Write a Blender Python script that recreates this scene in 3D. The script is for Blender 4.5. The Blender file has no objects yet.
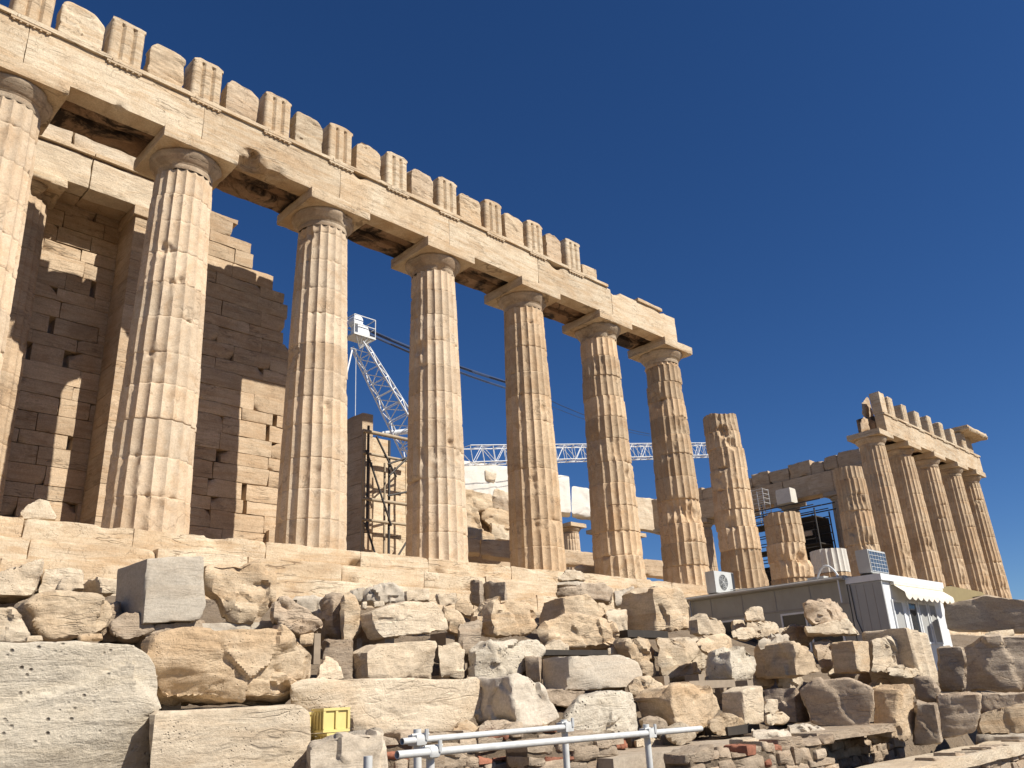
import bpy, math, random
import numpy as np

# ------------------------------------------------------------------ camera
CAM = np.array([-2.93252157, -19.32806952, -3.8659318])
RV = np.array([0.71898717, -0.69340403, -0.04741624])
UV = np.array([-0.21678307, -0.28855413, 0.93259939])
FV = np.array([0.66035032, 0.66024796, 0.35778497])
FPX = 828.96
S = bpy.context.scene
from mathutils import Matrix, Vector
cd = bpy.data.cameras.new('camera')
cam = bpy.data.objects.new('camera', cd)
S.collection.objects.link(cam)
cam.matrix_world = Matrix(((RV[0], UV[0], -FV[0], CAM[0]), (RV[1], UV[1], -FV[1], CAM[1]),
                           (RV[2], UV[2], -FV[2], CAM[2]), (0, 0, 0, 1)))
cd.sensor_width = 36
cd.lens = FPX / 1024 * 36
cd.clip_start = 0.05
cd.clip_end = 5000
S.camera = cam

# ------------------------------------------------------------------ light
SUN_AZ, SUN_EL = 290.0, 43.0          # degrees, azimuth counted from +X towards +Y
w = bpy.data.worlds.new('World')
S.world = w
w.use_nodes = True
nt = w.node_tree
sky = nt.nodes.new('ShaderNodeTexSky')
sky.sky_type = 'NISHITA'
sky.sun_disc = False
sky.sun_elevation = math.radians(SUN_EL)
sky.sun_rotation = math.radians(90 - SUN_AZ)
sky.altitude = 2500
sky.air_density = 1.0
sky.dust_density = 0.3
sky.ozone_density = 5.0
hs = nt.nodes.new('ShaderNodeHueSaturation')
hs.inputs['Saturation'].default_value = 1.19
hs.inputs['Hue'].default_value = 0.507
nt.links.new(sky.outputs[0], hs.inputs['Color'])
nt.links.new(hs.outputs[0], nt.nodes['Background'].inputs[0])
nt.nodes['Background'].inputs[1].default_value = 0.068
sd = bpy.data.lights.new('sun', 'SUN')
sd.energy = 5.0
sd.angle = math.radians(0.5)
sd.color = (1.0, 0.945, 0.86)
so = bpy.data.objects.new('sun', sd)
S.collection.objects.link(so)
_a, _e = math.radians(SUN_AZ), math.radians(SUN_EL)
sdir = Vector((math.cos(_a) * math.cos(_e), math.sin(_a) * math.cos(_e), math.sin(_e)))
so.rotation_euler = sdir.to_track_quat('Z', 'Y').to_euler()
so.location = (20, -40, 40)
S.view_settings.view_transform = 'Standard'
S.view_settings.look = 'None'
S.view_settings.exposure = 0.42
S.view_settings.gamma = 1.0
S.cycles.max_bounces = 6
S.cycles.diffuse_bounces = 4

# ------------------------------------------------------------------ helpers
def ray(px, py):
    return FV + RV * (px - 512) / FPX - UV * (py - 384) / FPX

def at(px, py, Y):
    """the point of the vertical plane y = Y that stands behind a pixel of the photograph"""
    d = ray(px, py)
    return CAM + d * (Y - CAM[1]) / d[1]

def proj(P):
    d = np.asarray(P, float) - CAM
    z = d @ FV
    return np.array([512 + FPX * (d @ RV) / z, 384 - FPX * (d @ UV) / z])

def _hash(ix, iy, iz, seed):
    h = (ix * 374761393 + iy * 668265263 + iz * 2147483647 + seed * 1274126177) & 0xffffffff
    h = ((h ^ (h >> 13)) * 1274126177) & 0xffffffff
    h = ((h ^ (h >> 16)) * 2246822519) & 0xffffffff
    return ((h ^ (h >> 15)) & 0xffff) / 65535.0

def noise(P, f=1.0, seed=0):
    """value noise in -1..1"""
    q = P * f
    i = np.floor(q).astype(np.int64)
    t = q - i
    t = t * t * (3 - 2 * t)
    r = 0
    for dx in (0, 1):
        wx = t[:, 0] if dx else 1 - t[:, 0]
        for dy in (0, 1):
            wy = t[:, 1] if dy else 1 - t[:, 1]
            for dz in (0, 1):
                wz = t[:, 2] if dz else 1 - t[:, 2]
                r = r + wx * wy * wz * _hash(i[:, 0] + dx, i[:, 1] + dy, i[:, 2] + dz, seed)
    return r * 2 - 1

def fbm(P, f=1.0, oct=4, seed=0, gain=0.5):
    r, a, n = 0, 1.0, 0
    for k in range(oct):
        r = r + a * noise(P + k * 17.3, f, seed + k)
        n += a
        a *= gain
        f *= 2.03
    return r / n

MATS = {}
OBJ_PARENT = {}

class Acc:
    """collects quads / triangles with a per-vertex tone, then becomes ONE mesh object"""
    def __init__(s):
        s.V, s.F, s.T, s.n = [], [], [], 0
    def add(s, V, F, tone=0.5):
        V = np.asarray(V, float)
        F = np.asarray(F, np.int64)
        s.V.append(V)
        s.F.append(F + s.n)
        s.T.append(np.full(len(V), tone) if np.isscalar(tone) else np.asarray(tone))
        s.n += len(V)
        return s
    def build(s, name, mat, parent=None, sharp=40):
        V = np.concatenate(s.V)
        T = np.concatenate(s.T)
        loops = np.concatenate([f.ravel() for f in s.F])
        tot = np.concatenate([np.full(len(f), f.shape[1]) for f in s.F])
        me = bpy.data.meshes.new(name)
        me.vertices.add(len(V))
        me.vertices.foreach_set('co', V.astype(np.float32).ravel())
        me.loops.add(len(loops))
        me.loops.foreach_set('vertex_index', loops.astype(np.int32))
        me.polygons.add(len(tot))
        me.polygons.foreach_set('loop_start', (np.cumsum(tot) - tot).astype(np.int32))
        me.polygons.foreach_set('loop_total', tot.astype(np.int32))
        me.update(calc_edges=True)
        me.validate()
        at_ = me.attributes.new('tone', 'FLOAT', 'POINT')
        at_.data.foreach_set('value', T.astype(np.float32))
        me.polygons.foreach_set('use_smooth', np.ones(len(tot), bool))
        if sharp:
            me.set_sharp_from_angle(angle=math.radians(sharp))
        me.materials.append(MATS[mat])
        o = bpy.data.objects.new(name, me)
        S.collection.objects.link(o)
        if parent is not None:
            o.parent = parent
        return o

def tag(o, label=None, cat=None, group=None, kind=None):
    if label: o['label'] = label
    if cat: o['category'] = cat
    if group: o['group'] = group
    if kind: o['kind'] = kind
    return o

def empty(name, loc, label, cat, group=None):
    # the Empty marks the base; meshes keep world coordinates through an inverse parent matrix
    o = bpy.data.objects.new(name, None)
    S.collection.objects.link(o)
    o.location = loc
    o.empty_display_size = 0.3
    tag(o, label, cat, group)
    return o

def under(o, parent):
    o.parent = parent
    if parent.type == 'EMPTY':
        o.matrix_parent_inverse = Matrix.Translation(parent.location).inverted()
    return o

_boxcache = {}
def boxgrid(nx, ny, nz):
    """welded surface grid of the cube -1..1"""
    key = (nx, ny, nz)
    if key in _boxcache: return _boxcache[key]
    Vs, Fs, n = [], [], 0
    for ax, (a, b) in ((0, (1, 2)), (1, (2, 0)), (2, (0, 1))):
        N = (nx, ny, nz)
        na, nb = N[a], N[b]
        A, B = np.meshgrid(np.linspace(-1, 1, na + 1), np.linspace(-1, 1, nb + 1), indexing='ij')
        for sgn in (-1, 1):
            V = np.zeros((A.size, 3))
            V[:, a] = A.ravel(); V[:, b] = B.ravel(); V[:, ax] = sgn
            i = np.arange(na)[:, None] * (nb + 1) + np.arange(nb)[None, :]
            i = i.ravel()
            q = np.stack([i, i + nb + 1, i + nb + 2, i + 1], 1)
            if sgn < 0: q = q[:, ::-1]
            Vs.append(V); Fs.append(q + n); n += len(V)
    V = np.concatenate(Vs); F = np.concatenate(Fs)
    k = np.round(V * 1e5).astype(np.int64)
    _, idx, inv = np.unique(k, axis=0, return_index=True, return_inverse=True)
    V = V[idx]; F = inv.reshape(-1)[F]
    _boxcache[key] = (V, F)
    return V, F

def block(acc, lo, hi, res=0.1, r=0.015, amp=0.006, seed=0, tone=0.5, wear=1.0, dents=(), post=None, f=2.2, cap=60):
    """a stone block: rounded, chipped edges and an uneven surface"""
    lo = np.array(lo, float); hi = np.array(hi, float)
    d = hi - lo
    n = [int(max(1, min(cap, round(v / res)))) for v in d]
    U, F = boxgrid(*n)
    P = (lo + hi) / 2 + U * d / 2
    if r > 0:
        h = d / 2
        rr = r * (0.5 + wear * 3.0 * np.clip(fbm(P, 1.7, 3, seed + 5) + 0.12, 0, 1) ** 1.3)
        rr = np.minimum(rr, h.min() * 0.9)[:, None]
        c = (lo + hi) / 2
        q = c + np.clip(P - c, -(h - rr), (h - rr))
        v = P - q
        L = np.linalg.norm(v, axis=1, keepdims=True)
        P2 = q + np.where(L > 1e-9, v / np.maximum(L, 1e-9) * rr, 0)
        nrm = np.where(L > 1e-9, v / np.maximum(L, 1e-9), U)
        P = P2
    else:
        nrm = U / np.linalg.norm(U, axis=1, keepdims=True)
    if amp > 0:
        P = P + nrm * (fbm(P, f, 4, seed) * amp)[:, None]
    for (cx, cy, cz, R, k) in dents:
        c = np.array([cx, cy, cz]); v = P - c
        L = np.linalg.norm(v, axis=1)
        m = L < R
        inn = (lo + hi) / 2 - c
        inn[0] *= 0.1
        inn = inn / np.linalg.norm(inn)
        P[m] += inn * ((R - L[m]) * k * (1 + 0.5 * noise(P[m], 6, seed)))[:, None]
    if post is not None: P = post(P)
    acc.add(P, F, tone)
    return acc

def box(acc, lo, hi, tone=0.5):
    U, F = boxgrid(1, 1, 1)
    lo = np.array(lo, float); hi = np.array(hi, float)
    return acc.add((lo + hi) / 2 + U * (hi - lo) / 2, F, tone)

def tube(acc, a, b, r, n=8, tone=0.5, r2=None, caps=True):
    a = np.array(a, float); b = np.array(b, float)
    r2 = r if r2 is None else r2
    d = b - a; d = d / np.linalg.norm(d)
    u = np.cross(d, [0, 0, 1.0]) if abs(d[2]) < 0.95 else np.cross(d, [1.0, 0, 0])
    u /= np.linalg.norm(u); v = np.cross(d, u)
    t = np.arange(n) * 2 * np.pi / n
    ring = np.cos(t)[:, None] * u + np.sin(t)[:, None] * v
    V = np.concatenate([a + ring * r, b + ring * r2])
    i = np.arange(n); j = (i + 1) % n
    F = np.stack([i, j, j + n, i + n], 1)[:, ::-1]
    acc.add(V, F[:, ::-1], tone)
    if caps:
        acc.add(np.concatenate([V, [a], [b]]), np.concatenate([np.stack([j, i, np.full(n, 2 * n)], 1), np.stack([i + n, j + n, np.full(n, 2 * n + 1)], 1)]), tone)
    return acc

def path(acc, pts, r, n=8, tone=0.5):
    for a, b in zip(pts[:-1], pts[1:]): tube(acc, a, b, r, n, tone)
    return acc

def lathe(acc, prof, c, n=48, tone=0.5):
    """prof: list of (radius, z)"""
    t = np.arange(n) * 2 * np.pi / n
    V = []
    for (r, z) in prof:
        V.append(np.stack([c[0] + r * np.cos(t), c[1] + r * np.sin(t), np.full(n, c[2] + z)], 1))
    V = np.concatenate(V)
    F = []
    i = np.arange(n); j = (i + 1) % n
    for k in range(len(prof) - 1):
        F.append(np.stack([i + k * n, j + k * n, j + (k + 1) * n, i + (k + 1) * n], 1))
    acc.add(V, np.concatenate(F), tone)
    return acc

# ------------------------------------------------------------------ materials
def ramp(N, L, src, stops):
    r = N.new('ShaderNodeValToRGB')
    while len(r.color_ramp.elements) < len(stops): r.color_ramp.elements.new(0.5)
    for e, (p, c) in zip(r.color_ramp.elements, stops):
        e.position = p; e.color = (c, c, c, 1) if np.isscalar(c) else (*c, 1)
    L.new(src, r.inputs[0])
    return r.outputs[0]

def mat_simple(name, col, rough=0.6, metal=0.0, noise_amt=0.15, nscale=6.0, bump=0.05, grime=0.35):
    m = bpy.data.materials.new(name); m.use_nodes = True
    N, L = m.node_tree.nodes, m.node_tree.links
    b = N['Principled BSDF']
    g = N.new('ShaderNodeNewGeometry')
    t = N.new('ShaderNodeTexNoise'); t.inputs['Scale'].default_value = nscale; t.inputs['Detail'].default_value = 6
    L.new(g.outputs['Position'], t.inputs['Vector'])
    mx = N.new('ShaderNodeMix'); mx.data_type = 'RGBA'
    mx.inputs[6].default_value = (*[c * (1 - noise_amt) for c in col], 1)
    mx.inputs[7].default_value = (*[min(1, c * (1 + noise_amt)) for c in col], 1)
    L.new(t.outputs['Fac'], mx.inputs[0])
    gm = N.new('ShaderNodeMapping'); gm.inputs['Scale'].default_value = (3.0, 3.0, 0.7); L.new(g.outputs['Position'], gm.inputs['Vector'])
    g2 = N.new('ShaderNodeTexNoise'); g2.inputs['Scale'].default_value = 1.6; g2.inputs['Detail'].default_value = 9; g2.inputs['Roughness'].default_value = 0.7; L.new(gm.outputs[0], g2.inputs['Vector'])
    gf = ramp(N, L, g2.outputs['Fac'], [(0.5, 0.0), (0.75, grime)])
    m2 = N.new('ShaderNodeMix'); m2.data_type = 'RGBA'; L.new(gf, m2.inputs[0]); L.new(mx.outputs[2], m2.inputs[6]); m2.inputs[7].default_value = (col[0] * .5 + .06, col[1] * .46 + .045, col[2] * .40 + .03, 1)
    L.new(m2.outputs[2], b.inputs['Base Color'])
    b.inputs['Roughness'].default_value = rough
    b.inputs['Metallic'].default_value = metal
    if bump:
        bp = N.new('ShaderNodeBump'); bp.inputs['Strength'].default_value = bump; bp.inputs['Distance'].default_value = 0.02
        L.new(t.outputs['Fac'], bp.inputs['Height']); L.new(bp.outputs[0], b.inputs['Normal'])
    MATS[name] = m
    return m

def mat_stone(name, base, warm, dark, big=0.5, vein=0.55, pits=0.5, bump=0.6, warm_amt=0.6, dark_pos=(0.55, 0.72), layers=True, crust=0.0, fine=30.0, spin=False, cracks=0.55, stain=0.45):
    m = bpy.data.materials.new(name); m.use_nodes = True
    N, L = m.node_tree.nodes, m.node_tree.links
    b = N['Principled BSDF']; b.inputs['Roughness'].default_value = 0.85
    b.inputs['Specular IOR Level'].default_value = 0.25
    g = N.new('ShaderNodeNewGeometry'); at_ = N.new('ShaderNodeAttribute'); at_.attribute_name = 'tone'
    # every block gets its own piece of the pattern
    off = N.new('ShaderNodeVectorMath'); off.operation = 'SCALE'; L.new(at_.outputs['Fac'], off.inputs['Scale'])
    off.inputs[0].default_value = (31.0, 17.0, 23.0)
    ps = N.new('ShaderNodeVectorMath'); ps.operation = 'ADD'
    L.new(g.outputs['Position'], ps.inputs[0]); L.new(off.outputs[0], ps.inputs[1])
    def nz(scale, detail=6, rough=0.6, vec=None, dist=0.0):
        t = N.new('ShaderNodeTexNoise'); t.inputs['Scale'].default_value = scale
        t.inputs['Detail'].default_value = detail; t.inputs['Roughness'].default_value = rough
        t.inputs['Distortion'].default_value = dist
        L.new(vec or ps.outputs[0], t.inputs['Vector']); return t.outputs['Fac']
    st = N.new('ShaderNodeMapping'); L.new(ps.outputs[0], st.inputs['Vector'])
    st.inputs['Scale'].default_value = (0.6, 0.6, 5.0) if layers else (1.5, 1.5, 1.5)
    st.inputs['Rotation'].default_value = (0.12, 0.08, 0)
    if spin:
        st.inputs['Scale'].default_value = (0.7, 0.7, 3.4)
        sv = N.new('ShaderNodeVectorMath'); sv.operation = 'SCALE'; sv.inputs[0].default_value = (1.0, -0.8, 3.0)
        L.new(at_.outputs['Fac'], sv.inputs['Scale']); L.new(sv.outputs[0], st.inputs['Rotation'])
    def mix(fac, a, c, mode='MIX'):
        x = N.new('ShaderNodeMix'); x.data_type = 'RGBA'; x.blend_type = mode
        for s_, v in ((0, fac), (6, a), (7, c)):
            if isinstance(v, (tuple, list)): x.inputs[s_].default_value = (*v, 1)
            elif isinstance(v, (int, float)): x.inputs[s_].default_value = v
            else: L.new(v, x.inputs[s_])
        return x.outputs[2]
    c = mix(ramp(N, L, nz(big, 5, 0.65, dist=0.6), [(0.40, 0.0), (0.66, warm_amt)]), base, warm)
    c = mix(ramp(N, L, nz(1.6, 8, 0.62, st.outputs[0], 1.2), [(0.44, 0.0), (0.60, vein * 0.45), (0.72, vein)]), c, dark)
    c = mix(ramp(N, L, nz(1.1, 7, 0.6, st.outputs[0], 0.8), [(0.50, 0.0), (0.62, warm_amt * 0.9)]), c, warm)
    # pale scrapes
    c = mix(ramp(N, L, nz(2.4, 6, 0.7), [(0.55, 0.0), (0.74, 0.45)]), c, tuple(min(1, v * 1.22 + 0.02) for v in base))
    # pits and grains
    vo = N.new('ShaderNodeTexVoronoi'); vo.inputs['Scale'].default_value = fine; L.new(ps.outputs[0], vo.inputs['Vector'])
    pm = N.new('ShaderNodeMath'); pm.operation = 'MULTIPLY'
    L.new(ramp(N, L, vo.outputs['Distance'], [(0.08, 1.0), (0.28, 0.0)]), pm.inputs[0])
    L.new(ramp(N, L, nz(3.0, 3), [(0.48, 0.0), (0.62, pits)]), pm.inputs[1])
    c = mix(pm.outputs[0], c, tuple(v * 0.35 for v in dark))
    c = mix(ramp(N, L, nz(fine * 0.8, 4, 0.7), [(0.3, 0.22), (0.6, 0.0)]), c, tuple(v * 0.6 for v in dark))
    # thin cracks, here and there
    cr = ramp(N, L, nz(0.55, 4, 0.6, st.outputs[0], 0.25), [(0.488, 0.0), (0.497, 1.0), (0.503, 1.0), (0.512, 0.0)])
    cr2 = ramp(N, L, nz(0.9, 5, 0.62, None, 0.2), [(0.494, 0.0), (0.4988, 0.8), (0.5012, 0.8), (0.506, 0.0)])
    cm = N.new('ShaderNodeMath'); cm.operation = 'MAXIMUM'; L.new(cr, cm.inputs[0]); L.new(cr2, cm.inputs[1])
    ck = N.new('ShaderNodeMath'); ck.operation = 'MULTIPLY'; L.new(cm.outputs[0], ck.inputs[0])
    L.new(ramp(N, L, nz(0.9, 3), [(0.44, 0.0), (0.58, cracks)]), ck.inputs[1])
    c = mix(ck.outputs[0], c, tuple(v * 0.4 for v in dark))
    # dark weather stains
    c = mix(ramp(N, L, nz(0.9, 9, 0.72, dist=1.2), [(0.55, 0.0), (0.72, stain)]), c, tuple(v * 0.75 for v in dark))
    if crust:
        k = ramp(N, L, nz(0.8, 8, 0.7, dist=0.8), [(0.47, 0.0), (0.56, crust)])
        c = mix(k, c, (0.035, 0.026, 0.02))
    gr = N.new('ShaderNodeMapRange'); L.new(nz(26.0, 8, 0.8), gr.inputs[0])
    gr.inputs[1].default_value = 0.3; gr.inputs[2].default_value = 0.7; gr.inputs[3].default_value = 0.80; gr.inputs[4].default_value = 1.16
    gv = N.new('ShaderNodeVectorMath'); gv.operation = 'SCALE'; L.new(c, gv.inputs[0]); L.new(gr.outputs[0], gv.inputs['Scale']); c = gv.outputs[0]
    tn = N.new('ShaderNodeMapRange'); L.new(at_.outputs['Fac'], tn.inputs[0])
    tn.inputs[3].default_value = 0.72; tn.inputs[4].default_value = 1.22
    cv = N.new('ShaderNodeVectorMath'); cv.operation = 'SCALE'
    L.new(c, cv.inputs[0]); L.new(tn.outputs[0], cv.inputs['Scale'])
    L.new(cv.outputs[0], b.inputs['Base Color'])
    # bump
    h1 = nz(3.0, 12, 0.66, st.outputs[0], 0.7); h2 = nz(7.0, 12, 0.74)
    ad = N.new('ShaderNodeMath'); ad.operation = 'MULTIPLY_ADD'; L.new(h1, ad.inputs[0]); ad.inputs[1].default_value = 0.9 if spin else 0.5; L.new(h2, ad.inputs[2])
    sb = N.new('ShaderNodeMath'); sb.operation = 'SUBTRACT'; L.new(ad.outputs[0], sb.inputs[0]); L.new(pm.outputs[0], sb.inputs[1])
    bp = N.new('ShaderNodeBump'); bp.inputs['Strength'].default_value = bump; bp.inputs['Distance'].default_value = 0.05
    sc2 = N.new('ShaderNodeMath'); sc2.operation = 'SUBTRACT'; L.new(sb.outputs[0], sc2.inputs[0]); L.new(ck.outputs[0], sc2.inputs[1]); L.new(sc2.outputs[0], bp.inputs['Height']); L.new(bp.outputs[0], b.inputs['Normal'])
    MATS[name] = m
    return m

mat_stone('marble', (0.69, 0.572, 0.405), (0.50, 0.325, 0.17), (0.34, 0.23, 0.135), vein=0.62, pits=0.5, bump=0.55, warm_amt=0.6, cracks=0.6, stain=0.35)
mat_stone('marble_column', (0.68, 0.545, 0.385), (0.53, 0.35, 0.195), (0.36, 0.255, 0.165), vein=0.35, pits=0.3, bump=0.38, warm_amt=0.5, layers=False, cracks=0.35, stain=0.22)
mat_stone('marble_wall', (0.61, 0.475, 0.325), (0.46, 0.31, 0.18), (0.28, 0.195, 0.12), vein=0.5, pits=0.3, bump=0.45, warm_amt=0.65)
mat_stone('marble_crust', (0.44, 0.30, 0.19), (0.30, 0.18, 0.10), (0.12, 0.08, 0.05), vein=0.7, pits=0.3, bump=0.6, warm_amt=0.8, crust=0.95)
mat_stone('marble_column_warm', (0.63, 0.475, 0.305), (0.48, 0.30, 0.155), (0.31, 0.205, 0.12), vein=0.4, pits=0.35, bump=0.42, warm_amt=0.6, layers=False, cracks=0.4, stain=0.3)
mat_stone('marble_echinus', (0.60, 0.48, 0.335), (0.46, 0.31, 0.19), (0.24, 0.17, 0.11), vein=0.5, pits=0.3, bump=0.4, warm_amt=0.6, crust=0.22)
mat_stone('marble_new', (0.70, 0.665, 0.585), (0.62, 0.56, 0.46), (0.55, 0.50, 0.42), vein=0.3, pits=0.1, bump=0.15, warm_amt=0.25, spin=True, cracks=0.2, stain=0.1)
mat_stone('rock_pale', (0.675, 0.57, 0.42), (0.56, 0.41, 0.255), (0.36, 0.275, 0.185), vein=0.72, pits=0.5, bump=0.6, warm_amt=0.45, spin=True, cracks=0.25, stain=0.3)
mat_stone('rock_warm', (0.63, 0.50, 0.34), (0.53, 0.355, 0.195), (0.31, 0.225, 0.145), vein=0.72, pits=0.5, bump=0.7, warm_amt=0.6, spin=True, cracks=0.25, stain=0.35)
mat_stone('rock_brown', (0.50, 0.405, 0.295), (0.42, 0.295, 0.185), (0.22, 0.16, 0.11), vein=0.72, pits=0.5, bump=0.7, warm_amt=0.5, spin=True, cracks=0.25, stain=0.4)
mat_stone('rock_grey', (0.57, 0.50, 0.395), (0.50, 0.40, 0.285), (0.30, 0.25, 0.19), vein=0.4, pits=0.4, bump=0.4, warm_amt=0.4, spin=True, fine=45, cracks=0.12, stain=0.3)
mat_stone('rock_pitted', (0.64, 0.57, 0.45), (0.56, 0.46, 0.32), (0.34, 0.27, 0.19), vein=0.35, pits=1.0, bump=0.8, warm_amt=0.4, spin=True, fine=15, cracks=0.06, stain=0.3)
mat_stone('earth', (0.25, 0.19, 0.13), (0.20, 0.145, 0.09), (0.10, 0.075, 0.05), vein=0.5, pits=0.8, bump=1.0, warm_amt=0.6, layers=False, fine=14)
mat_stone('brick_red', (0.36, 0.15, 0.09), (0.30, 0.12, 0.07), (0.16, 0.09, 0.06), vein=0.4, bump=0.5, layers=False)
mat_stone('concrete', (0.46, 0.385, 0.29), (0.40, 0.31, 0.22), (0.26, 0.20, 0.15), vein=0.45, pits=0.25, bump=0.3, layers=False)
mat_simple('steel_galvanised', (0.60, 0.60, 0.57), 0.55, 0.15, 0.28, 18)
mat_simple('steel_dark', (0.06, 0.055, 0.05), 0.6, 0.3, 0.3, 9)
mat_simple('scaffold_tan', (0.34, 0.27, 0.18), 0.6, 0.1, 0.25, 7)
mat_simple('white_paint', (0.74, 0.75, 0.74), 0.5, 0.0, 0.08, 5)
mat_simple('ac_casing', (0.50, 0.50, 0.47), 0.5, 0.0, 0.12, 5)
mat_simple('cream_canvas', (0.74, 0.68, 0.56), 0.85, 0.0, 0.06, 5)
mat_simple('shed_wall', (0.35, 0.335, 0.285), 0.7, 0.0, 0.15, 3)
mat_simple('shed_grey', (0.37, 0.37, 0.35), 0.6, 0.0, 0.10, 3)
mat_simple('shed_trim', (0.30, 0.28, 0.25), 0.6, 0.0, 0.12, 3)
mat_simple('roof_sheet', (0.42, 0.40, 0.36), 0.6, 0.1, 0.15, 3)
mat_simple('glass_dark', (0.035, 0.04, 0.045), 0.12, 0.0, 0.2, 2, 0)
mat_simple('black_plastic', (0.03, 0.03, 0.032), 0.5, 0.0, 0.2, 5)
mat_simple('blue_grille', (0.06, 0.10, 0.16), 0.5, 0.2, 0.2, 5)
mat_simple('yellow_plastic', (0.66, 0.54, 0.20), 0.55, 0.0, 0.12, 8)
mat_simple('timber', (0.30, 0.235, 0.165), 0.8, 0.0, 0.35, 10)
mat_simple('timber_dark_and_gap_shade', (0.035, 0.028, 0.021), 0.85, 0.0, 0.35, 10)  # near-black: on the bearers it paints the shaded gap under a block
mat_simple('khaki_tarp', (0.27, 0.21, 0.095), 0.8, 0.0, 0.15, 5)
mat_simple('cable_blue', (0.025, 0.045, 0.10), 0.5, 0.0, 0.1, 5, 0)

# ------------------------------------------------------------------ ground
def edge_y(x): return np.where(x < 8.7, -11.6 - 0.15 * (np.clip(x, -12, 24) + 1), -12.45)
def ground_z(x, y):
    up = np.clip(-4.45 + 0.34 * (y + 12.5) - 0.34, -9, -1.74)
    t = np.clip((y - (edge_y(x) - 0.05)) / 0.25, 0, 1)
    return np.where(y > 33, -2.2, -5.62 * (1 - t) + up * t)

def slope_hit(px, py):
    d = ray(px, py)
    k = d[2] - 0.34 * d[1]
    t = (-4.45 + 0.34 * (CAM[1] + 12.5) - CAM[2]) / k if k < -1e-6 else 1e9
    Y = CAM[1] + t * d[1]
    return min(Y, -4.3) if t > 0 else -4.3

xs = np.concatenate([[-1500, -600, -200, -80, -40], np.arange(-20, 70, 0.3), [75, 90, 120, 200, 600, 2500]])
ys = np.concatenate([[-1500, -500, -150, -60, -35], np.arange(-24, -3, 0.15), [-2, 0, 5, 15, 25, 32.9, 33.1, 36, 60, 200, 800, 2500]])
X, Y = np.meshgrid(xs, ys, indexing='ij')
P = np.stack([X.ravel(), Y.ravel(), ground_z(X.ravel(), Y.ravel())], 1)
P[:, 2] += 0.07 * fbm(P, 1.3, 4, 3) * (np.abs(P[:, 0]) < 60)
ny = len(ys)
i = (np.arange(len(xs) - 1)[:, None] * ny + np.arange(ny - 1)[None, :]).ravel()
g = Acc().add(P, np.stack([i, i + ny, i + ny + 1, i + 1], 1)).build('ground', 'earth', sharp=0)
tag(g, 'bare brown earth and dust under the stone field', kind='structure')

# ------------------------------------------------------------------ temple
PITCH = 4.296
COLX = {i: PITCH * i for i in range(-1, 16)}
COLX[-1] = -3.66
COLX[15] = COLX[14] + 3.75
temple = empty('greek_temple', (30, 14, -1.6), 'ruined ancient temple of cream marble with a long row of fluted columns', 'temple')

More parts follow.
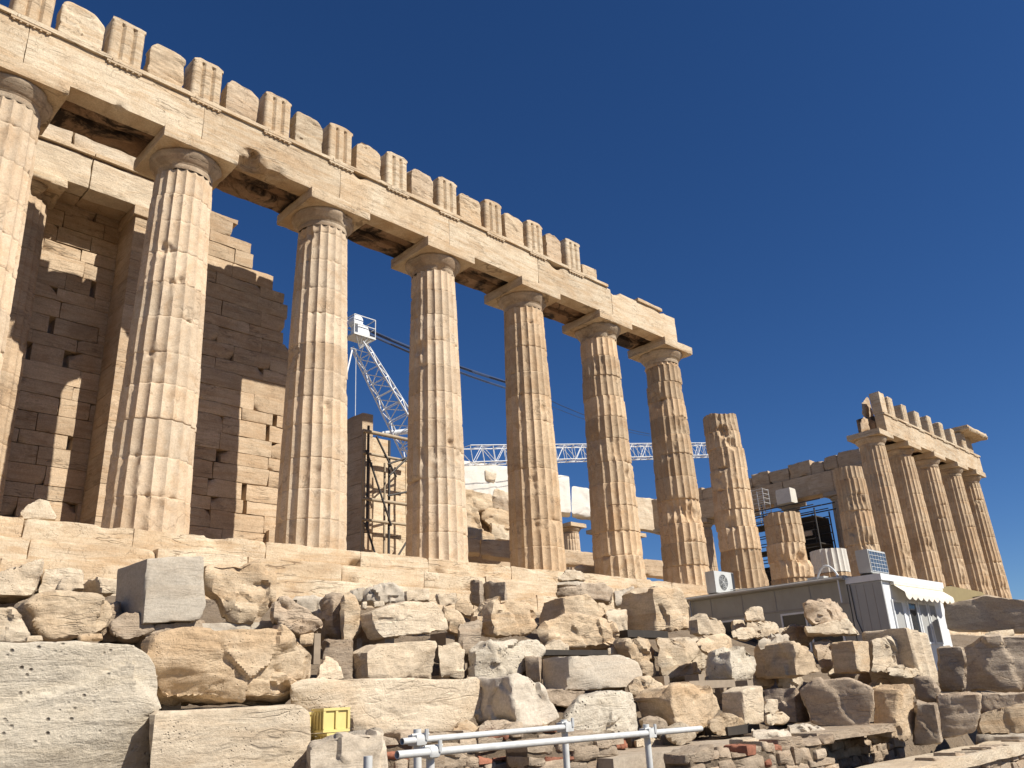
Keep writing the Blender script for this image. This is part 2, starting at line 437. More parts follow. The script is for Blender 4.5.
def shaft(acc, cx, cy, z0, z1, r0=0.94, r1=0.735, zf=0.0, H=9.57, seed=0, dmg=1.0, spf=8, dz=0.06,
          shift=0.006, chips=(), tonevar=0.12, rough_top=0.0, drum=0.87, nfl=20):
    """fluted drum shaft between z0 and z1 (zf: the foot of the whole column, H: its full height)"""
    rng = random.Random(seed)
    joints = [zf]
    while joints[-1] < zf + H - 0.5: joints.append(joints[-1] + drum * rng.uniform(0.88, 1.14))
    joints = joints[1:]
    zs = list(np.arange(z0, z1, dz)) + [z1]
    for j in joints:
        if z0 + .05 < j < z1 - .05:
            zs = [z for z in zs if abs(z - j) > 0.028] + [j - 0.024, j - 0.008, j + 0.008, j + 0.024]
    zs = np.array(sorted(zs))
    n = nfl * spf
    th = np.arange(n) * 2 * np.pi / n
    u = (np.arange(n) % spf) / spf
    prof = (1 - (2 * u - 1) ** 2)
    TH, Z = np.meshgrid(th, zs, indexing='ij')
    PR = np.repeat(prof[:, None], len(zs), 1)
    t = np.clip((Z - zf) / H, 0, 1)
    R = r0 + (r1 - r0) * t + 0.016 * np.sin(np.pi * t)
    dep = 0.064 * R / 0.94
    k = np.searchsorted(np.array(joints), Z[0])
    tv = np.array([rng.uniform(-1, 1) for _ in range(60)])
    sx = np.array([rng.uniform(-1, 1) for _ in range(60)]) * shift
    sy = np.array([rng.uniform(-1, 1) for _ in range(60)]) * shift
    tw = np.array([rng.uniform(-1, 1) for _ in range(60)]) * shift * 0.6
    TH2 = TH + tw[k][None, :]
    Q = np.stack([(np.cos(TH) * 0.94 + cx * 1.7).ravel(), (np.sin(TH) * 0.94).ravel(), Z.ravel()], 1)
    n1 = fbm(Q, 1.3, 4, seed + 11).reshape(Z.shape)
    n2 = fbm(Q, 5.0, 3, seed + 23).reshape(Z.shape)
    n3 = fbm(Q * np.array([1, 1, 0.35]), 3.2, 3, seed + 37).reshape(Z.shape)
    rp = R - dep * PR
    # worn and broken arrises
    lim = R - dep * (0.02 + np.clip((n2 - 0.22) * 1.2 * dmg, 0, 0.5) + np.clip((n1 - 0.36) * 3.0 * dmg, 0, 0.9))
    rp = np.minimum(rp, lim)
    rp += 0.002 * n2 + 0.006 * n3 * dmg * 0.4
    # scars: whole patches knocked off
    rp -= np.clip(n1 - 0.46 + 0.05 * (dmg - 1), 0, 1) * 0.30 * dmg
    for j in joints:
        d = np.abs(Z - j)
        w_ = np.clip(1 - d / 0.022, 0, 1)
        rp -= w_ * 0.012 * (1 + 1.5 * np.clip(n2, 0, 1))
        w2 = np.clip(1 - d / 0.10, 0, 1)
        rp -= w2 * np.clip(n1 + n2 * 0.7 - 0.33, 0, 1) * 0.20 * dmg
    for (ct, cz, cr, cdp) in chips:
        da = (TH - math.radians(ct) + np.pi) % (2 * np.pi) - np.pi
        dd = np.sqrt((da * R) ** 2 + ((Z - cz) * 1.0) ** 2) / cr
        rp -= np.clip(1 - dd ** 2 + 0.5 * n2, 0, 1) * cdp
    X_ = cx + sx[k][None, :] + rp * np.cos(TH2)
    Y_ = cy + sy[k][None, :] + rp * np.sin(TH2)
    Zs = Z.copy()
    if rough_top > 0:
        wt = np.clip((Z - (z1 - 0.5)) / 0.5, 0, 1)
        Zs = Z + wt * rough_top * fbm(Q, 1.6, 3, seed + 50).reshape(Z.shape)
    m = len(zs)
    V = np.stack([X_.ravel(), Y_.ravel(), Zs.ravel()], 1)
    i = np.arange(n); j2 = (i + 1) % n
    kk = np.arange(m - 1)
    a = (i[:, None] * m + kk[None, :]).ravel(); b = (j2[:, None] * m + kk[None, :]).ravel()
    tone = np.clip(0.5 + tonevar * tv[k][None, :] + 0 * Z, 0, 1).ravel()
    acc.add(V, np.stack([a, b, b + 1, a + 1], 1), tone)
    # lid
    lid = []
    rings = [1.0, 0.8, 0.5, 0.2]
    top = V.reshape(n, m, 3)[:, -1, :]
    c = top.mean(0)
    LV = [top] + [c + (top - c) * s for s in rings[1:]]
    LV = np.concatenate(LV)
    LV[n:, 2] += 0.05 * noise(LV[n:], 3, seed)
    for q in range(len(rings) - 1):
        lid.append(np.stack([i + q * n, j2 + q * n, j2 + (q + 1) * n, i + (q + 1) * n], 1))
    acc.add(LV, np.concatenate(lid), 0.5)
    last = LV[-n:]
    acc.add(np.concatenate([last, [last.mean(0)]]), np.stack([i, j2, np.full(n, n)], 1), 0.5)
    return acc

def capital(cx, cy, parent, z=9.57, r=0.735, scale=1.0, seed=0, n=64, mat='marble_echinus', res=0.07, amat='marble', wear=1.0, wide=1.02):
    e = Acc()
    s = scale
    prof = [(r - 0.02, 0), (r - .005, .03), (r - .005, .15), (r + .006, .155), (r + .006, .168), (r + .016, .172), (r + .016, .185), (r + .026, .19),
            (r + .075, .25), (r + .125, .32), (r + .168, .38), (r + .195, .435), (r + .20, .475), (r + .18, .505), (r + .12, .512)]
    prof = [(a * s if s != 1 else a, b * s) for a, b in prof]
    lathe(e, prof, (cx, cy, z), n)
    V = e.V[0]; c = np.array([cx, cy, 0]); out = V - c; out[:, 2] = 0
    out /= np.linalg.norm(out, axis=1, keepdims=True)
    V += out * (0.022 * fbm(V, 2.0, 4, seed) - 0.42 * wear * np.clip(fbm(V, 1.3, 3, seed + 9) - 0.12, 0, 1))[:, None]
    o = under(e.build('capital', mat, sharp=45), parent)
    h = wide * s
    a = Acc()
    block(a, (cx - h, cy - h, z + .512 * s), (cx + h, cy + h, z + .86 * s), res, 0.02, 0.012, seed + 3, 0.5, wear=2.2 * wear)
    ab = under(a.build('abacus', amat, sharp=45), o.parent)
    return o

def column(i, seed, dmg=1.0, detail=1, chips=(), shift=0.006, tonevar=0.2, wear=1.0):
    cx = COLX[i]
    spf, dz = ((8, 0.05), (6, 0.09))[detail]
    a = Acc()
    shaft(a, cx, 0, 0, 9.57, seed=seed, dmg=dmg, spf=spf, dz=dz, chips=chips, shift=shift, tonevar=tonevar)
    c = under(a.build('column', 'marble_column' if i < 4 else 'marble_column_warm', sharp=38), temple)
    capital(cx, 0, c, seed=seed, n=(64, 40)[detail], res=(0.07, 0.15)[detail], wear=wear)
    return c

column(-1, 5)
column(0, 11, 1.0, 0, chips=[(250, 3.2, .35, .05)])
column(1, 21, 0.9, 0, chips=[(228, 7.15, .22, .10), (262, 6.3, .12, .07), (255, .6, .25, .05)], shift=0.012)
column(2, 31, 0.85, 0, chips=[(258, 3.9, .14, .07), (243, 2.0, .2, .04)])
column(3, 41, 1.0, 0, chips=[(192, 6.8, .3, .10), (235, 3.2, .25, .05), (262, 3.6, .12, .08), (205, 3.2, .3, .05)])
column(4, 51, 1.0, 0, chips=[(200, 5.8, .3, .05), (265, 5.6, .2, .04)])
column(5, 61, 1.25, 0, chips=[(190, 5.3, .35, .08), (240, 4.9, .4, .07), (265, 3.9, .18, .08), (210, 8.4, .4, .06)], shift=0.025, tonevar=0.45)
column(6, 71, 1.5, 0, chips=[(205, 3.2, .5, .12), (240, 2.9, .4, .16), (200, 5.6, .4, .08), (250, 6.6, .5, .07), (285, 2.7, .35, .12), (180, 7.9, .4, .1)], shift=0.035, tonevar=0.5)
for i_, sd_ in ((11, 111), (12, 121), (13, 131), (14, 141), (15, 151)):
    column(i_, sd_, 1.1, 1, chips=[(240, 1.9, .4, .1), (255, 3.0, .2, .1)] if i_ != 12 else [(238, 3.8, .3, .1)], tonevar=0.22)

def stump(i, z1, seed, dmg, chips, mat='marble_column_warm', z0=0, shift=0.04, label=None, rough_top=0.15):
    a = Acc()
    shaft(a, COLX[i], 0, z0, z1, seed=seed, dmg=dmg, spf=8, dz=0.06, chips=chips, shift=shift, tonevar=0.42, rough_top=rough_top)
    c = under(a.build('column', mat, sharp=38), temple)
    if label: c['label'] = label
    return c
stump(7, 8.1, 171, 1.15, [(215, 7.2, .35, .22), (235, 6.6, .3, .14), (240, 7.8, .6, .08), (290, .45, .5, -.10), (200, 3.0, .35, .12)], label='broken column without its capital')
stump(8, 3.95, 181, 1.3, [(250, 1.75, .35, .22), (200, 1.7, .3, .12), (285, 1.2, .5, -.14), (280, .4, .6, -.10), (235, .78, .9, .06)], label='short column stump with a rough bulging lower drum')
s9 = stump(9, 1.42, 191, 1.3, [], rough_top=0.02, label='low column stump topped with a new white drum')
a = Acc()
shaft(a, COLX[9], 0, 1.44, 2.6, seed=195, dmg=0.15, spf=8, dz=0.1, shift=0.0, tonevar=0.02, drum=5)
under(a.build('drum', 'marble_new', sharp=38), s9)
stump(10, 7.6, 201, 1.3, [(225, 3.3, .5, .14), (215, 5.6, .5, .12), (240, 1.9, .4, .1), (205, 2.9, .3, .15)], rough_top=0.08, label='broken column two thirds of full height')

# krepis steps: one part per course
def dist(x, y=0): return math.hypot(x - CAM[0], y - CAM[1])
for k_, (zt, zb, yf) in enumerate(((0.0, -0.52, -1.08), (-0.523, -1.04, -1.80), (-1.043, -1.6, -2.52), (-1.603, -2.5, -3.15))):
    a = Acc(); x = -6.5 - 0.3 * k_; r_ = random.Random(70 + k_)
    j = 0
    while x < 65.2 + 0.7 * k_:
        L_ = r_.uniform(2.0, 3.3)
        rs = max(0.06, dist(x) * 0.0042)
        block(a, (x, yf + r_.uniform(-.012, .012), zb), (x + L_ - 0.001, yf + 1.15, zt - r_.uniform(0, .012)), rs, 0.022, 0.032, 300 + 40 * k_ + j, 0.5 + r_.uniform(-.1, .12), wear=3.2 if x < 16 else 2.0, f=1.6, dents=[(x + r_.uniform(0, L_), yf, r_.choice((zt, zb)), r_.uniform(.1, .35), .8)] if r_.random() < .7 else [])
        x += L_; j += 1
    under(a.build('step', 'marble', sharp=45), temple)
a = Acc()
block(a, (-6.4, 0.07, -0.6), (65.3, 30.0, -0.01), 1.5, 0.01, 0.0, 1, 0.5)
under(a.build('floor', 'marble_wall'), temple)

# architrave: beams three deep, joints over the column axes
def beam_row(x0, x1, idx, res=0.11, first_z=10.43, dents={}):
    cuts = [x0] + [COLX[i] for i in idx if x0 + 1 < COLX[i] < x1 - 0.6] + [x1]
    for q, (u0, u1) in enumerate(zip(cuts[:-1], cuts[1:])):
        a = Acc()
        block(a, (u0 + .004, -0.89, 10.432), (u1 - .004, -0.30, 11.66), res, 0.016, 0.013, 500 + q * 7 + int(x0), 0.5 + 0.12 * math.sin(q * 2.3), wear=1.5, dents=dents.get(q, ()))
        o = under(a.build('architrave', 'marble', sharp=45), temple)
        a = Acc()
        block(a, (u0 + .01, -0.28, 10.60), (u1 - .01, 0.30, 11.70), res * 1.3, 0.03, 0.05, 600 + q, 0.4, wear=2)
        block(a, (u0 + .01, 0.32, 10.436), (u1 - .01, 0.89, 11.76), res * 1.3, 0.03, 0.035, 700 + q, 0.45, wear=2, dents=[(u0 + 1.4, .3, 10.45, .5, .5), (u1 - 1.0, .35, 10.45, .4, .5)])
        under(a.build('inner_beam', 'marble_crust', sharp=45), temple)
dn = {1: [(2.2, -0.9, 10.42, 0.18, .6)], 2: [(5.75, -0.9, 10.40, 0.50, 1.0), (6.5, -.9, 10.4, .35, .6)], 3: [(9.3, -.9, 11.7, .3, .5)], 5: [(18.2, -.9, 11.75, .45, .6)], 6: [(21.7, -.9, 11.8, .4, .8), (24.8, -.9, 11.75, .3, .4)]}
beam_row(-4.6, 25.9, range(0, 7), 0.07, dents=dn)
beam_row(47.8, 64.95, range(12, 16), 0.16)

def taenia(x0, x1, regx, zoff=0):
    a = Acc()
    x = x0
    q = 0
    while x < x1 - .01:
        e = min(x1, x + 2.148)
        block(a, (x, -0.965, 11.662), (e - .004, -0.32, 11.78), 0.09, 0.008, 0.012, 800 + q, 0.55, wear=2)
        x = e; q += 1
    for rx in regx:
        if not (x0 < rx < x1): continue
        block(a, (rx - .43, -0.955, 11.60), (rx + .43, -0.885, 11.660), 0.08, 0.004, 0.003, 900 + q, 0.5)
        for t_ in range(6):
            px_ = rx - .36 + t_ * .144
            tube(a, (px_, -0.922, 11.602), (px_, -0.922, 11.565), 0.026, 8, 0.5, 0.032)
    return under(a.build('taenia', 'marble', sharp=45), temple)
tri_near = [-3.66, -2.0] + [k * 2.148 for k in range(0, 10)]
tri_far = [COLX[11] + 2.148 * k for k in range(0, 8)] + [COLX[15] + .2]
taenia(-4.6, 21.25, tri_near)
taenia(47.8, 64.95, tri_far)
a = Acc()
block(a, (23.2, -.97, 11.663), (24.9, -.3, 11.80), .09, .01, .02, 77, .5, wear=3)
under(a.build('taenia', 'marble'), temple)

def triglyph(cx, seed, zt=13.13, res=0.035, x_lo=-.4225, x_hi=.4225, depth=.62):
    a = Acc(); r_ = random.Random(seed)
    def post(P):
        u = (P[:, 0] - cx) / 0.845                     # -.5 .. .5
        gr = np.maximum.reduce([np.clip(1 - np.abs(u - c) / 0.075, 0, 1) for c in (-0.167, 0.167)] + [np.clip((np.abs(u) - 0.44) / 0.06, 0, 1)])
        m = (P[:, 1] < -0.80) & (P[:, 2] < 13.0)
        P[:, 1] += np.where(m, gr * 0.075, 0)
        w_ = np.clip((P[:, 2] - 12.9) / 0.2, 0, 1)
        P[:, 2] += w_ * (0.05 * noise(P, 3.0, seed) - 0.16 * np.clip(np.abs(u) - 0.30, 0, 1) * 2 * r_.uniform(.4, 1.4))
        return P
    n = noise
    lo = (cx + x_lo, -0.875, 11.783); hi = (cx + x_hi, -0.875 + depth, zt)
    block(a, lo, hi, res, 0.012, 0.008, seed, 0.5 + r_.uniform(-.12, .12), wear=1.8, post=post)
    return under(a.build('triglyph', 'marble', sharp=35), temple)
for q, tx in enumerate(tri_near): triglyph(tx, 1000 + q, 13.13)
for q, tx in enumerate(tri_far[1:-1]): triglyph(tx, 1100 + q, 13.12 - .05 * (q % 3), res=0.06, depth=.75)
a = Acc(); block(a, (19.85, -.84, 11.783), (20.72, -.2, 12.32), .06, .03, .03, 55, .5, wear=3); under(a.build('metope', 'marble', sharp=45), temple)
a = Acc(); block(a, (47.8, -.875, 11.783), (48.6, -.25, 13.15), .1, .03, .015, 56, .6, wear=2); under(a.build('triglyph', 'marble', sharp=45), temple)

# frieze backers behind the near triglyphs
a = Acc(); x = -4.5; r_ = random.Random(8)
while x < 19:
    L_ = r_.uniform(.9, 1.7); block(a, (x, .25, 11.765), (x + L_ - .03, .86, 12.45 + r_.uniform(-.12, .12)), .14, .05, .05, int(x * 9) + 50, .5, wear=2); x += L_
under(a.build('backer', 'marble_wall', sharp=45), temple)

# ------------------------------------------------------------------ free-form stones
def hull2(pts):
    pts = sorted(set(map(tuple, pts)))
    def half(ps):
        h = []
        for p in ps:
            while len(h) >= 2 and (h[-1][0] - h[-2][0]) * (p[1] - h[-2][1]) - (h[-1][1] - h[-2][1]) * (p[0] - h[-2][0]) <= 0: h.pop()
            h.append(p)
        return h[:-1]
    return half(pts) + half(pts[::-1])

def stone(acc, front, E, T, seed=0, rough=0.02, cuts=2, facets=1, k=0.02, res=0.05, tone=0.5, layer=0.0, Nf=None, tilt=0.0):
    """convex stone: FRONT is a polygon of world points, pushed back by T along E; then chipped, cut and roughened"""
    rng = random.Random(seed)
    Pf = np.array(front, float); E = np.array(E, float); E /= np.linalg.norm(E)
    Cf = Pf.mean(0)
    nrm = np.zeros(3)
    for a_, b_ in zip(Pf, np.roll(Pf, -1, 0)): nrm += np.cross(a_ - Cf, b_ - Cf)
    nrm /= np.linalg.norm(nrm)
    if nrm @ E > 0: nrm = -nrm
    Nf = nrm
    C = Cf + E * T / 2
    planes = [(Nf, Nf @ (Cf - C)), (-Nf, -Nf @ (Cf + E * T - C))]
    for a_, b_ in zip(Pf, np.roll(Pf, -1, 0)):
        if np.linalg.norm(b_ - a_) < 1e-4: continue
        n = np.cross(b_ - a_, E); n /= np.linalg.norm(n)
        if n @ (a_ - Cf) < 0: n = -n
        planes.append((n, n @ (a_ - C)))
    allp = np.concatenate([Pf, Pf + E * T])
    tang = np.cross([0, 0, 1.0], Nf); tang /= np.linalg.norm(tang)
    W = (Pf @ tang).max() - (Pf @ tang).min(); Hh = Pf[:, 2].max() - Pf[:, 2].min()
    for _ in range(facets):
        an = rng.uniform(0, 2 * math.pi); tt = math.cos(an) * tang + math.sin(an) * np.array([0, 0, 1.0])
        ag = math.radians(rng.uniform(14, 32)); n = Nf * math.cos(ag) + tt * math.sin(ag)
        hw = 0.5 * (abs(math.cos(an)) * W + abs(math.sin(an)) * Hh)
        pt = Cf + tt * hw * rng.uniform(0.25, 0.6)
        planes.append((n, n @ (pt - C)))
    for _ in range(cuts):
        n = np.array([rng.gauss(0, 1) for _ in range(3)]); n /= np.linalg.norm(n)
        sup = (allp @ n).max() - n @ C
        planes.append((n, sup * rng.uniform(0.88, 0.97)))
    if rough >= 0.025:
        for _ in range(6):
            n = np.array([rng.gauss(0, 1) for _ in range(3)]); n /= np.linalg.norm(n)
            sup = (allp @ n).max() - n @ C
            planes.append((n, sup * rng.uniform(0.90, 0.985)))
    NN = np.array([p[0] for p in planes]); DD = np.maximum(np.array([p[1] for p in planes]), 0.01)
    # sampling directions: a box grid in the stone's own frame
    h = np.array([W / 2, T / 2, Hh / 2])
    nn = [int(max(3, min(80, round(2 * v / res)))) for v in h]
    U, F = boxgrid(*nn)
    B = np.stack([tang, -Nf, [0, 0, 1.0]])
    D = (U * h) @ B
    D /= np.linalg.norm(D, axis=1, keepdims=True)
    dot = D @ NN.T
    tt = np.where(dot > 1e-4, DD / np.maximum(dot, 1e-4), 50.0)
    kk = k
    e = np.exp(-(tt - tt.min(1, keepdims=True)) / kk)
    se = e.sum(1, keepdims=True)
    t = tt.min(1) - kk * np.log(se[:, 0])
    n = (e / se) @ NN
    n /= np.maximum(np.linalg.norm(n, axis=1, keepdims=True), 1e-6)
    P = C + D * t[:, None]
    Q = P + rng.uniform(-50, 50)
    f0 = 1.4 / max(0.35, min(W, Hh) * 1.0)
    q1 = fbm(Q, f0, 5, seed)
    rid = 1 - np.abs(fbm(Q, f0 * 1.6, 3, seed + 7)) * 2.2
    con = np.abs(fbm(Q, f0 * 1.1, 2, seed + 31)) + 0.45 * np.abs(fbm(Q, f0 * 2.7, 2, seed + 41))
    disp = rough * (0.7 * q1 - 2.3 * con + 0.95) + min(rough, .03) * 0.4 * fbm(Q, 8, 4, seed + 3)
    nc = 9 + int(14 * min(1, rough / .05))
    sd = np.array([[rng.uniform(-1, 1) for _ in range(3)] for _ in range(nc)]) * np.array([W, T, Hh]) * .55 @ B + C
    off_ = np.array([rng.uniform(-1, .4) for _ in range(nc)]) * rough * 0.6
    slp = np.array([[rng.gauss(0, 1) for _ in range(3)] for _ in range(nc)]) * min(.22, rough * 4.5)
    Pw = P + 0.10 * np.stack([fbm(Q, 2.2, 3, seed + 61), fbm(Q, 2.2, 3, seed + 62), fbm(Q, 2.2, 3, seed + 63)], 1) * min(1, rough / .02)
    dd_ = ((Pw[:, None, :] - sd[None]) ** 2).sum(2)
    ci = dd_.argmin(1)
    off_ = off_.clip(-.028, .02)
    disp = disp * 0.62 + off_[ci] + ((P - sd[ci]) * slp[ci]).sum(1).clip(-rough, rough) * 0.8
    if layer > 0:
        lz = Q @ np.array([0.10, 0.12, 1.0]) + 0.12 * q1
        disp -= layer * np.clip(np.sin(lz * 2 * math.pi / 0.16) * 0.5 + fbm(Q, 3.5, 2, seed + 21), 0, 1)
    P = P + n * disp[:, None]
    acc.add(P, F[:, ::-1] if np.linalg.det(B) < 0 else F, tone)
    return acc

def front_poly(poly, Yp, yaw=0.0):
    poly = hull2(poly)
    cx = sum(p[0] for p in poly) / len(poly); cy = sum(p[1] for p in poly) / len(poly)
    P0 = at(cx, cy, Yp)
    n = np.array([math.sin(math.radians(yaw)), -math.cos(math.radians(yaw)), 0.0])
    out = []
    for (x, y) in poly:
        d = ray(x, y); t = ((P0 - CAM) @ n) / (d @ n)
        out.append(CAM + d * t)
    return out

def make_stone(acc, poly, Yp, xl=None, T=None, yaw=0, res=None, **kw):
    fp = front_poly(poly, Yp, yaw)
    A_ = np.array(fp)
    rng_ = np.linalg.norm(A_.mean(0) - CAM)
    W = np.ptp(A_ @ np.array([math.cos(math.radians(yaw)), math.sin(math.radians(yaw)), 0]))
    if xl is not None:
        E = np.array([0, 1.0, 0])
        lm = A_[np.argsort([proj(p)[0] for p in fp])[:2]].mean(0)
        lo, hi = 0.05, 4.0
        for _ in range(30):
            mid = (lo + hi) / 2
            if proj(lm + E * mid)[0] > xl: lo = mid
            else: hi = mid
        T = (lo + hi) / 2
        T = min(T, 3.0)
    else:
        v = A_.mean(0) - CAM; v[2] = 0; E = v / np.linalg.norm(v)
        T = T or max(0.35, min(1.2, 0.75 * W))
    res = res or max(0.024, rng_ * 0.0027)
    return stone(acc, fp, E, T, res=res, **kw)

_rk = [0]
COVER = []
BEAR = []
FIELD = 'blocks and broken stones laid out below the temple'
def rock(label, poly, Y=None, dy=0.0, xl=None, T=None, mat='rock_warm', rough=0.03, cuts=2, facets=1, yaw=0, k=0.009, tone=None, name='stone_block', cat='stone block', group=FIELD, layer=0.0, seed=None):
    _rk[0] += 1
    sd_ = seed or 2000 + _rk[0] * 13
    if Y is None:
        cx = sum(p[0] for p in poly) / len(poly)
        Y = slope_hit(cx, max(p[1] for p in poly))
    Y += dy
    if tone is None: tone = random.Random(sd_).uniform(0.38, 0.62)
    COVER.append([(p[0], p[1]) for p in hull2(poly)] if xl is None else hull2(list(poly) + [(xl, sum(p[1] for p in poly) / len(poly))]))
    a = Acc()
    make_stone(a, poly, Y, xl, T, yaw, seed=sd_, rough=rough, cuts=cuts, facets=facets, k=k, tone=tone, layer=layer)
    o = a.build(name, mat, sharp=48)
    V_ = np.concatenate(a.V)
    if name == 'stone_block' and np.ptp(V_[:, 0]) > 0.55:
        for fx in (0.24, 0.76):
            xx = V_[:, 0].min() + fx * np.ptp(V_[:, 0])
            m_ = (np.abs(V_[:, 0] - xx) < .12)
            if m_.sum() < 4: continue
            zb = np.sort(V_[m_, 2])[: max(3, m_.sum() // 12)].mean() + .03
            yb = V_[m_, 1].min() + .16
            zg = float(ground_z(np.array(xx), np.array(yb + .2)))
            if .05 < zb - zg < .5:
                BEAR.append((xx, yb, zg - .06, zb))
    return tag(o, label, cat, group)

def tstone(part, poly, Y, mat='marble', parent=None, **kw):
    a = Acc(); make_stone(a, poly, Y, **kw)
    return under(a.build(part, mat, sharp=48), parent or temple)

# metopes of the near frieze: worn slabs with broken shoulders
for q in range(0, 9):
    cx = 1.074 + 2.148 * q
    if q == 0: cx = 1.10
    r_ = random.Random(600 + q)
    w_ = .49 + r_.uniform(-.04, .03); zt = 12.96 + r_.uniform(-.07, .05)
    if q == 8: w_ = .42
    x0, x1 = cx - w_ - r_.uniform(-.03, .03), cx + w_
    fp = [(x0, -.82, 11.785), (x1, -.82, 11.785), (x1, -.82, zt - r_.uniform(.10, .28)), (x1 - r_.uniform(.08, .3), -.82, zt - .02), (x0 + r_.uniform(.06, .25), -.82, zt + .02), (x0, -.82, zt - r_.uniform(.05, .2))]
    a = Acc(); stone(a, fp, (0, 1, 0), .42, seed=640 + q, rough=.022, cuts=1, facets=0, k=.02, res=.04, tone=.45 + r_.uniform(-.3, .15), layer=.012, Nf=None)
    under(a.build('metope', ('marble', 'rock_warm', 'marble_wall')[q % 3], sharp=48), temple)

# far corner: cornice, backers
a = Acc()
stone(a, [(61.9, -1.55, 13.15), (66.3, -1.55, 13.15), (66.3, -1.55, 13.5), (61.9, -1.55, 13.45)], (0, 1, 0), 2.6, seed=9, rough=.03, cuts=1, facets=0, res=.12, tone=.5)
block(a, (62.3, -1.35, 13.46), (66.0, 1.0, 13.66), .2, .04, .03, 5, .6, wear=3)
under(a.build('cornice', 'marble', sharp=48), temple)
a = Acc()
block(a, (63.2, -.6, 11.79), (64.9, .8, 13.14), .2, .03, .04, 6, .4, wear=3)
under(a.build('backer', 'marble_wall', sharp=48), temple)
tstone('backer', [(862, 412), (862, 403), (867, 397), (872, 397), (874, 416), (868, 420)], 0.2, 'marble_wall', T=.5, seed=31, rough=.04, tone=.3)
tstone('backer', [(861, 431), (860, 421), (863, 417), (868, 418), (870, 429)], 0.0, 'marble_wall', T=.6, seed=33, rough=.04, tone=.4)

# ------------------------------------------------------------------ cella walls and west porch
def wall_courses(name, xspan, y0, y1, zr, xr_fn, seed, mat='marble_wall', h=0.525, lens=(0.9, 1.5), res=0.12, tonev=.2, holes=(), amp=.016):
    """horizontal courses of squared blocks; xr_fn(z) gives the right end of a course"""
    a = Acc(); r_ = random.Random(seed); z = zr[0]; q = 0
    while z < zr[1] - 0.1:
        hh = min(h * (1 + (.0 if q % 3 else -.25)), zr[1] - z)
        x = xspan[0] - (0 if q % 2 else .6); xe = xr_fn(z + hh * .5)
        while x < xe - .05:
            L_ = r_.uniform(*lens)
            if x + L_ > xe - .35: L_ = xe - x
            sk = any(abs(x + L_ / 2 - hx) < L_ / 2 and z < hz < z + hh for hx, hz in holes)
            if x + L_ > xspan[0]:
                x_0 = max(x, xspan[0])
                yy = y0 + r_.uniform(-.015, .02)
                block(a, (x_0 + .002, yy, z + .002), (x + L_ - (.002 if not sk else .14), y1, z + hh - .004), res, .018, amp, seed * 31 + q * 11 + int(x * 7), .5 + r_.uniform(-tonev, tonev), wear=1.6, dents=[(x_0 + r_.choice((0, L_)), y0, z + r_.choice((0, hh)), r_.uniform(.08, .3), .8)] if r_.random() < .35 else [])
            x += L_
        z += hh; q += 1
    return under(a.build(name, mat, sharp=45), temple)
def stair(z):
    for zz, xe in ((6.3, 9.75), (7.66, 9.72), (8.18, 9.43), (8.65, 8.9), (9.24, 9.45), (9.73, 8.85), (10.28, 8.26), (10.93, 7.98), (11.48, 7.45)):
        if z < zz: return xe
    return 6.0
wall_courses('wall', (4.95, 9.75), 3.60, 4.70, (0.3, 11.5), lambda z: stair(z) + .10 * math.sin(z * 7.3) * (z > 7.7), 3, lens=(1.1, 1.8), res=.11, holes=[(8.0, 4.2), (8.6, 4.9), (6.9, 3.2), (7.8, 2.4), (8.3, 1.9)], amp=.03)
wall_courses('wall', (-1.2, 4.6), 4.75, 5.5, (0.3, 12.3), lambda z: 4.6, 4, lens=(.8, 1.5), res=.12, tonev=.26, holes=[(3.2, 8.0), (3.0, 5.6), (3.1, 3.2), (2.9, 6.8), (1.7, 6.0)])
# anta pillar between the two
a = Acc(); z = 0.3; q = 0
while z < 10.6:
    hh = .88 if z < 9.5 else 10.62 - z
    block(a, (4.28, 3.46, z), (5.35, 4.72, z + hh - .004), .09, .012, .012, 80 + q, .5 + .15 * math.sin(q * 2.1)); z += hh; q += 1
block(a, (4.2, 3.38, 10.30), (5.42, 4.74, 10.62), .1, .02, .015, 99, .45)
under(a.build('anta', 'marble_wall', sharp=45), temple)
# porch column with broken capital
a = Acc(); shaft(a, 1.45, 4.25, 0.3, 9.9, r0=.82, r1=.66, zf=.3, H=9.6, seed=41, dmg=1.6, spf=7, dz=.08, tonevar=.2)
pc = under(a.build('porch_column', 'marble_wall', sharp=38), temple)
capital(1.45, 4.25, pc, z=9.86, r=.66, scale=.92, seed=45, wear=2.5, wide=.98)
# porch architrave, ledge and rough upper course
for q, (u0, u1) in enumerate(((-1.5, 2.9), (2.91, 4.78))):
    a = Acc(); block(a, (u0, 3.45, 10.63), (u1, 4.1, 11.66), .08, .02, .03, 120 + q, .62, wear=2); under(a.build('porch_architrave', 'rock_pale', sharp=45), temple)
    a = Acc(); block(a, (u0, 4.12, 10.66), (u1, 4.72, 11.66), .12, .02, .03, 130 + q, .4, wear=2); under(a.build('inner_beam', 'marble_wall', sharp=45), temple)
a = Acc()
for q, (u0, u1) in enumerate(((-1.5, 2.9), (2.92, 4.85))): block(a, (u0, 3.36, 11.70), (u1, 4.7, 11.83), .08, .01, .012, 140 + q, .65, wear=2)
under(a.build('porch_ledge', 'marble', sharp=45), temple)
a = Acc()
for q, (u0, u1, zt) in enumerate(((-1.5, .55, 12.9), (.6, 2.28, 12.95), (2.36, 4.35, 12.72))): block(a, (u0, 3.62, 11.835), (u1, 4.6, zt), .07, .03, .07, 150 + q, .5, wear=2, f=3)
under(a.build('backer', 'rock_pale', sharp=45), temple)
